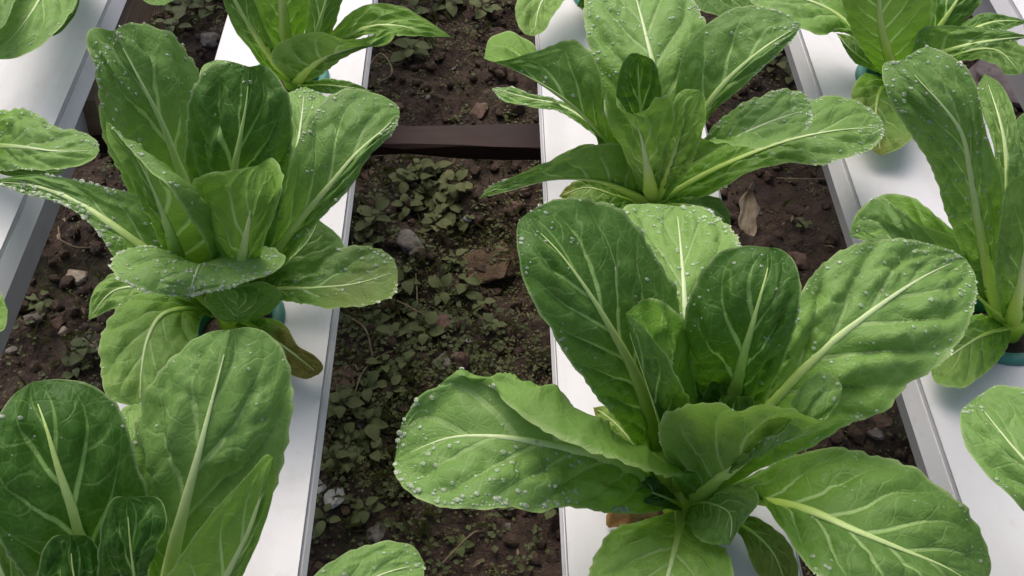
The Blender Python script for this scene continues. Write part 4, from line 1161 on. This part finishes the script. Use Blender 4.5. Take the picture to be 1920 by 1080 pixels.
stone(1850, 110, 70, STONE_P, 'smaller pinkish stone piece above the large flat one', 33, .3, .4)
stone(1838, 25, 60, STONE_B, 'reddish stone at the top right edge', 34, .4)
stone(740, 205, 36, STONE_B, 'brown pebble on bare soil behind the crossbar', 35, .5)
stone(900, 212, 44, STONE_B, 'rough reddish clod behind the crossbar', 36, .5)
stone(395, 75, 40, STONE_G, 'grey stone beside the narrow far end of the soil strip', 37, .5)
stone(385, 105, 34, STONE_G, 'pale grey stone next to the white channel corner', 38, .5)
stone(60, 600, 34, STONE_G, 'dark grey stone in the left soil strip', 39, .5)
stone(185, 650, 28, STONE_W, 'whitish crumb beside the pale hanging leaf', 40, .5)
stone(905, 200, 18, SHELL, 'white speck of chip behind the crossbar', 41, .5, .2, 'shell_chip', 'chip')
stone(878, 412, 22, SHELL, 'white pebble among the pale weeds', 42, .7, .2)
stone(878, 640, 12, SHELL, 'tiny bright white chip in the dark weeds', 43, .7, .2, 'shell_chip', 'chip')


# curled dry leaf standing on the soil
def sheet(name, P, mat, parent=None, smooth=True):
    P = np.asarray(P); a, b = P.shape[:2]
    idx = np.arange(a * b).reshape(a, b)
    f = np.stack((idx[:-1, :-1], idx[:-1, 1:], idx[1:, 1:], idx[1:, :-1]), -1).reshape(-1, 4)
    return mesh_obj(name, P.reshape(-1, 3), f, mat, parent, smooth)


q = soil_at(1398, 440)
root = empty('dry_leaf', q)
tag(root, 'folded dry tan leaf standing on the soil between channels', 'dry leaf')
for s, tilt in ((-1, 0.2), (1, 0.9)):
    T, S = np.meshgrid(np.linspace(0, 1, 16), np.linspace(0, 1, 8))
    wd = 0.011 * np.sin(math.pi * (0.12 + 0.86 * (1 - T))) ** 0.8
    Px = s * wd * S * (0.75 + 0.2 * np.sin(9 * T)) + 0.004 * T
    Pz = 0.026 * T + 0.0015 * np.sin(7 * S + 5 * T) - 0.004 * S * tilt
    Py = -0.010 * S * tilt + 0.003 * np.sin(3 * T) + 0.026 * T
    sheet('blade', np.stack((Px, Py, Pz), -1), DRY, root)
mesh_obj('stalk', ring([(0.0016, 0.0), (0.0022, 0.004), (0.0004, 0.009)], 8)[0] + np.array((0.005, 0.026, 0.025)), ring([(0.0016, 0.0), (0.0022, 0.004), (0.0004, 0.009)], 8)[1], DRY, root)

# withered scrap of leaf on the channel by the largest lettuce's cup
a = [at(1136, 985, .004), at(1140, 958, .008), at(1180, 950, .010), at(1232, 958, .012)]
b = [at(1142, 990, .003), at(1180, 985, .004), at(1208, 975, .004), at(1235, 968, .008)]
A, B = spline(a, 20), spline(b, 20)
S = np.linspace(0, 1, 9)[None, :, None]
P = A[:, None] * (1 - S) + B[:, None] * S
P[:, :, 2] += 0.0022 * fbm(P[:, :, 0] * 180, P[:, :, 1] * 180, 0, 4, 3)
o = sheet('withered_leaf', P, RUST)
tag(o, 'withered orange-brown scrap of leaf on white channel beside the largest lettuce', 'dry leaf')


# thin straws and stems on the soil
def straw(pts, rad, label, mat=STRAW, name='straw'):
    P = spline([soil_at(a, b, c) for a, b, c in pts], 26)
    T = np.gradient(P, axis=0); T /= np.linalg.norm(T, axis=1, keepdims=True)
    Nn = np.cross(T, (0.1, 0.2, 1.0)); Nn /= np.linalg.norm(Nn, axis=1, keepdims=True)
    Bb = np.cross(T, Nn)
    V = np.stack([P + (Nn * math.cos(k * 2 * math.pi / 5) + Bb * math.sin(k * 2 * math.pi / 5)) * rad for k in range(5)], 1).reshape(-1, 3)
    f = [(i * 5 + j, i * 5 + (j + 1) % 5, (i + 1) * 5 + (j + 1) % 5, (i + 1) * 5 + j) for i in range(25) for j in range(5)]
    o = mesh_obj(name, V, f, mat)
    tag(o, label, 'straw', 'dry stems on the soil')


straw([(1455, 340, .004), (1500, 352, .010), (1540, 345, .006), (1562, 336, .003)], .0007, 'pale curved root thread on soil between the middle and groove-edged channels')
straw([(110, 445, .003), (122, 470, .012), (150, 480, .010), (178, 470, .004)], .0009, 'looped dry stem on soil beside the corner channel')
straw([(112, 430, .003), (118, 460, .008), (125, 490, .004)], .0008, 'short straight dry stem beside the looped one')
straw([(780, 520, .004), (784, 580, .012), (778, 625, .004)], .0007, 'thin upright stalk in the weeds above the upright brown stone')
straw([(655, 600, .004), (690, 640, .012), (700, 680, .004)], .0008, 'dry stem slanting through the weeds by the channel edge')
straw([(720, 560, .003), (760, 590, .012), (800, 600, .004)], .0008, 'dry stem under the flat wet leaf of the brown-tipped lettuce')
straw([(690, 130, .003), (715, 120, .012), (735, 150, .006), (700, 165, .003)], .0010, 'curled dry stem below the pointed leaf')
straw([(830, 1060, .003), (890, 1010, .008), (905, 1000, .003)], .0007, 'thin stem on the dark soil under the big flat leaf')
straw([(780, 640, .003), (690, 700, .008), (660, 760, .003)], .0007, 'long thin stem lying across the weeds')

# ------------------------------------------------------------------ weeds
def weed_leaf_mesh(name, mat, pointed):
    V, f = [], []
    n = 7
    for i in range(n):
        t = i / (n - 1)
        w = 0.36 * math.sin(math.pi * t ** (0.75 if pointed else 0.9)) ** (0.8 if pointed else 0.6) if 0 < t < 1 else 0.02
        z = 0.10 * math.sin(math.pi * t) - 0.16 * t * t
        V += [(-w, t, z + 0.10 * w), (0, t, z - 0.03), (w, t, z + 0.10 * w)]
    for i in range(n - 1):
        for j in (0, 1): f.append((i * 3 + j, i * 3 + j + 1, i * 3 + j + 4, i * 3 + j + 3))
    me = bpy.data.meshes.new(name)
    me.from_pydata(V, [], f); me.polygons.foreach_set('use_smooth', [True] * len(f)); me.materials.append(mat)
    return me


WM = [weed_leaf_mesh('weed_leaf', WEED, False), weed_leaf_mesh('weed_leaf', WEED, True), weed_leaf_mesh('weed_leaf', WEED_D, False), weed_leaf_mesh('weed_leaf', WEED_D, True)]
SV, SF = ring([(0.05, 0.0), (0.035, 1.0)], 5)
stem_me = bpy.data.meshes.new('weed_stem'); stem_me.from_pydata(SV, [], SF); stem_me.materials.append(WEED_D)


def weed(px, py, size, n, kind, label, group):
    q = soil_at(px, py)
    root = empty('weed', q)
    tag(root, label, 'weed', group)
    st = bpy.data.objects.new('stem', stem_me); link(st, root); st.scale = (size * .35, size * .35, size * 0.8)
    for k in range(n):
        o = bpy.data.objects.new('leaf', WM[kind]); link(o, root)
        a = k * 2.4 + rnd.uniform(-.4, .4)
        up = (k + 0.5) / n
        s = size * rnd.uniform(0.65, 1.1) * (1.0 - 0.25 * up)
        o.scale = (s, s, s)
        o.rotation_euler = (rnd.uniform(-.25, .55), rnd.uniform(-.25, .25), a)
        rr = rnd.uniform(0, .35) * size
        o.location = (-math.sin(a) * rr, math.cos(a) * rr, size * (0.15 + 0.75 * up))


GRP = 'pale weed clump beside the timber crossbar'
for (x, y, s, n, w) in [(790, 330, .020, 7, 'topmost in the clump, right under the timber crossbar'), (820, 345, .022, 8, 'largest at the top of the clump below the crossbar'),
                        (760, 350, .018, 6, 'on the clump\'s channel side below the crossbar'), (850, 360, .020, 7, 'on the clump\'s right shoulder below the crossbar'),
                        (800, 385, .020, 7, 'in the heart of the clump below the crossbar'), (840, 405, .020, 7, 'just above the white pebble'),
                        (765, 400, .017, 6, 'right above the rounded grey-tan stone'), (870, 420, .018, 6, 'closest to the big ochre clod'),
                        (815, 430, .018, 6, 'lowest in the clump, right of the rounded grey-tan stone')]:
    weed(x, y, s * .8, n + 3, 0, 'pale round-leaved weed ' + w, GRP)
GRP = 'weeds in the middle soil strip'
for (x, y, s, n, w) in [(700, 425, .020, 6, 'beside the channel, left of the pale weed clump'), (690, 470, .016, 6, 'beside the channel, left of the rounded grey-tan stone'),
                        (720, 560, .014, 6, 'touching the rim of the flat wet leaf'), (760, 540, .016, 6, 'just right of the flat wet leaf'),
                        (830, 560, .015, 6, 'below the big ochre clod, nearer the strip\'s middle'), (875, 540, .014, 5, 'directly below the big ochre clod'),
                        (700, 610, .013, 6, 'under the flat wet leaf near the brown-tipped leaf'), (740, 640, .014, 7, 'bushy, beside the slanting dry stem'),
                        (800, 640, .018, 6, 'large-leaved, above the leaning grey stone'), (720, 690, .012, 7, 'dense, by the long thin stem'),
                        (760, 690, .012, 6, 'left of the leaning grey stone'), (690, 740, .014, 6, 'below the reddish-brown flat clod'),
                        (735, 740, .012, 6, 'left of the big flat leaf\'s upper rim'), (650, 830, .013, 6, 'beside the channel, left of the roundest-leaved weed'),
                        (690, 810, .017, 6, 'with the roundest leaves, left of the big flat leaf'), (660, 875, .012, 6, 'above the flat pale oval chip'),
                        (620, 870, .012, 5, 'against the channel above the pale curved chip'), (700, 860, .014, 6, 'closest to the big flat leaf\'s tip'),
                        (640, 770, .016, 6, 'against the channel below the reddish-brown clod'), (900, 580, .014, 5, 'left of the tall dark lettuce leaf, upper one'),
                        (925, 620, .013, 5, 'left of the tall dark lettuce leaf, lower one'), (850, 500, .013, 6, 'left of the big ochre clod'),
                        (770, 600, .014, 6, 'beside the thin upright stalk')]:
    weed(x, y, s, n, rnd.choice((2, 3, 3)), 'small dark weed ' + w, GRP)
weed(690, 965, .014, 6, 3, 'five-leaved weed seedling on dark soil beside the small orange-brown chip', 'single weeds')
weed(610, 985, .013, 6, 2, 'fuzzy weed tuft below the flat pale oval chip', 'single weeds')
weed(770, 40, .018, 7, 2, 'green weed beyond the pointed lettuce leaf at the top', 'single weeds')
weed(770, 110, .020, 8, 2, 'leafy weed on bare soil right of the teal cup at the top', 'single weeds')
weed(160, 668, .013, 6, 3, 'seedling with narrow leaves beside the pale hanging lettuce leaf', 'single weeds')
weed(150, 700, .013, 6, 3, 'seedling below the narrow-leaved one in the left soil strip', 'single weeds')
weed(80, 575, .012, 6, 2, 'mossy low weed below the cream angular stone', 'single weeds')
weed(60, 470, .016, 5, 2, 'shaded weed by the corner channel\'s side', 'single weeds')
weed(1450, 130, .016, 7, 0, 'pale weed tuft between the wet lettuce and the groove-edged channel', 'single weeds')
weed(1480, 150, .014, 6, 0, 'second pale weed tuft touching the groove-edged channel', 'single weeds')
weed(1505, 425, .008, 5, 2, 'tiny yellowish weed on bare soil near the dry leaf', 'single weeds')
weed(345, 25, .022, 8, 2, 'yellow-green bushy weed at the top beside the corner channel', 'single weeds')
weed(330, 65, .020, 7, 2, 'low weed below the bushy one at the top', 'single weeds')
weed(395, 30, .018, 6, 3, 'weed at the top touching the far lettuce', 'single weeds')
weed(860, 1030, .010, 5, 3, 'tiny pale sprout on the dark soil under the big flat leaf', 'single weeds')
weed(910, 30, .018, 7, 2, 'dark weed at the top edge left of the round pale leaf', 'single weeds')
weed(840, 20, .020, 8, 2, 'dense dark weed at the top edge right of the pointed leaf', 'single weeds')
weed(1040, 955, .016, 4, 2, 'dark weed leaf peeping below the big flat leaf', 'single weeds')

# creeping ground cover, moss, grass and litter: tiny pieces past counting
tv = np.array([(0, 0, 0), (.4, .5, .1), (0, 1, -.05), (-.4, .5, .1)]); tf = np.array([(0, 1, 2), (0, 2, 3)])


def cover_density(px, py):
    w = 0.14
    if 600 < px < 1040 and 290 < py < 960: w = 1.0
    if 600 < px < 1000 and py > 930: w = .22
    if 690 < px < 960 and py < 130: w = .85
    if 250 < px < 430 and py < 130: w = .9
    if 700 < px < 1020 and 130 < py < 240: w = .25
    if px < 200 and py > 430: w = .22
    return w


def scatter(name, label, mat, tries, nper, smin, smax, spread, lift, seed, shape, tilt=(-.3, .7), thin=1.0):
    r = random.Random(seed)
    V, Fc, o_ = [], [], 0
    for _ in range(tries):
        px, py = r.uniform(-40, 1960), r.uniform(-60, 1100)
        q = at(px, py, SOIL_Z)
        dens = 0.45 + 1.1 * float(fbm(np.array(q[0] * 16), np.array(q[1] * 16), 0, 77 + seed, 3))
        if r.random() > cover_density(px, py) * dens * thin: continue
        for c in range(r.randint(*nper)):
            x, y = q[0] + r.gauss(0, spread), q[1] + r.gauss(0, spread)
            k = r.uniform(smin, smax)
            a, t = r.uniform(0, 6.28), r.uniform(*tilt)
            R_ = rot_z(a) @ np.array(((1, 0, 0), (0, math.cos(t), -math.sin(t)), (0, math.sin(t), math.cos(t))))
            V.append((shape * k) @ R_.T + np.array((x, y, float(soil_h(x, y)) + r.uniform(*lift))))
            Fc.append(tf + o_); o_ += 4
    o = mesh_obj(name, np.vstack(V), np.vstack(Fc), mat, smooth=False)
    tag(o, label, kind='stuff')


blade = tv * np.array((.16, 1.0, 1.0))
scatter('ground_cover', 'creeping small-leaved ground cover on the soil', COVER, 6500, (3, 7), .0020, .0058, .004, (.001, .009), 1, tv)
scatter('moss', 'yellow-green mossy growth matted on the soil', COVER2, 13000, (5, 10), .0012, .0030, .0035, (.0005, .004), 2, tv)
scatter('grass', 'fine thin grass blades among the weeds', COVER2, 5000, (2, 5), .006, .019, .004, (.000, .003), 3, blade, (.2, 1.3))
scatter('litter', 'bits of straw and dead leaf strewn over the soil', STRAW, 1700, (1, 3), .003, .011, .006, (.001, .004), 4, tv * np.array((.35, 1, 1)), (-.2, .25), 1.2)
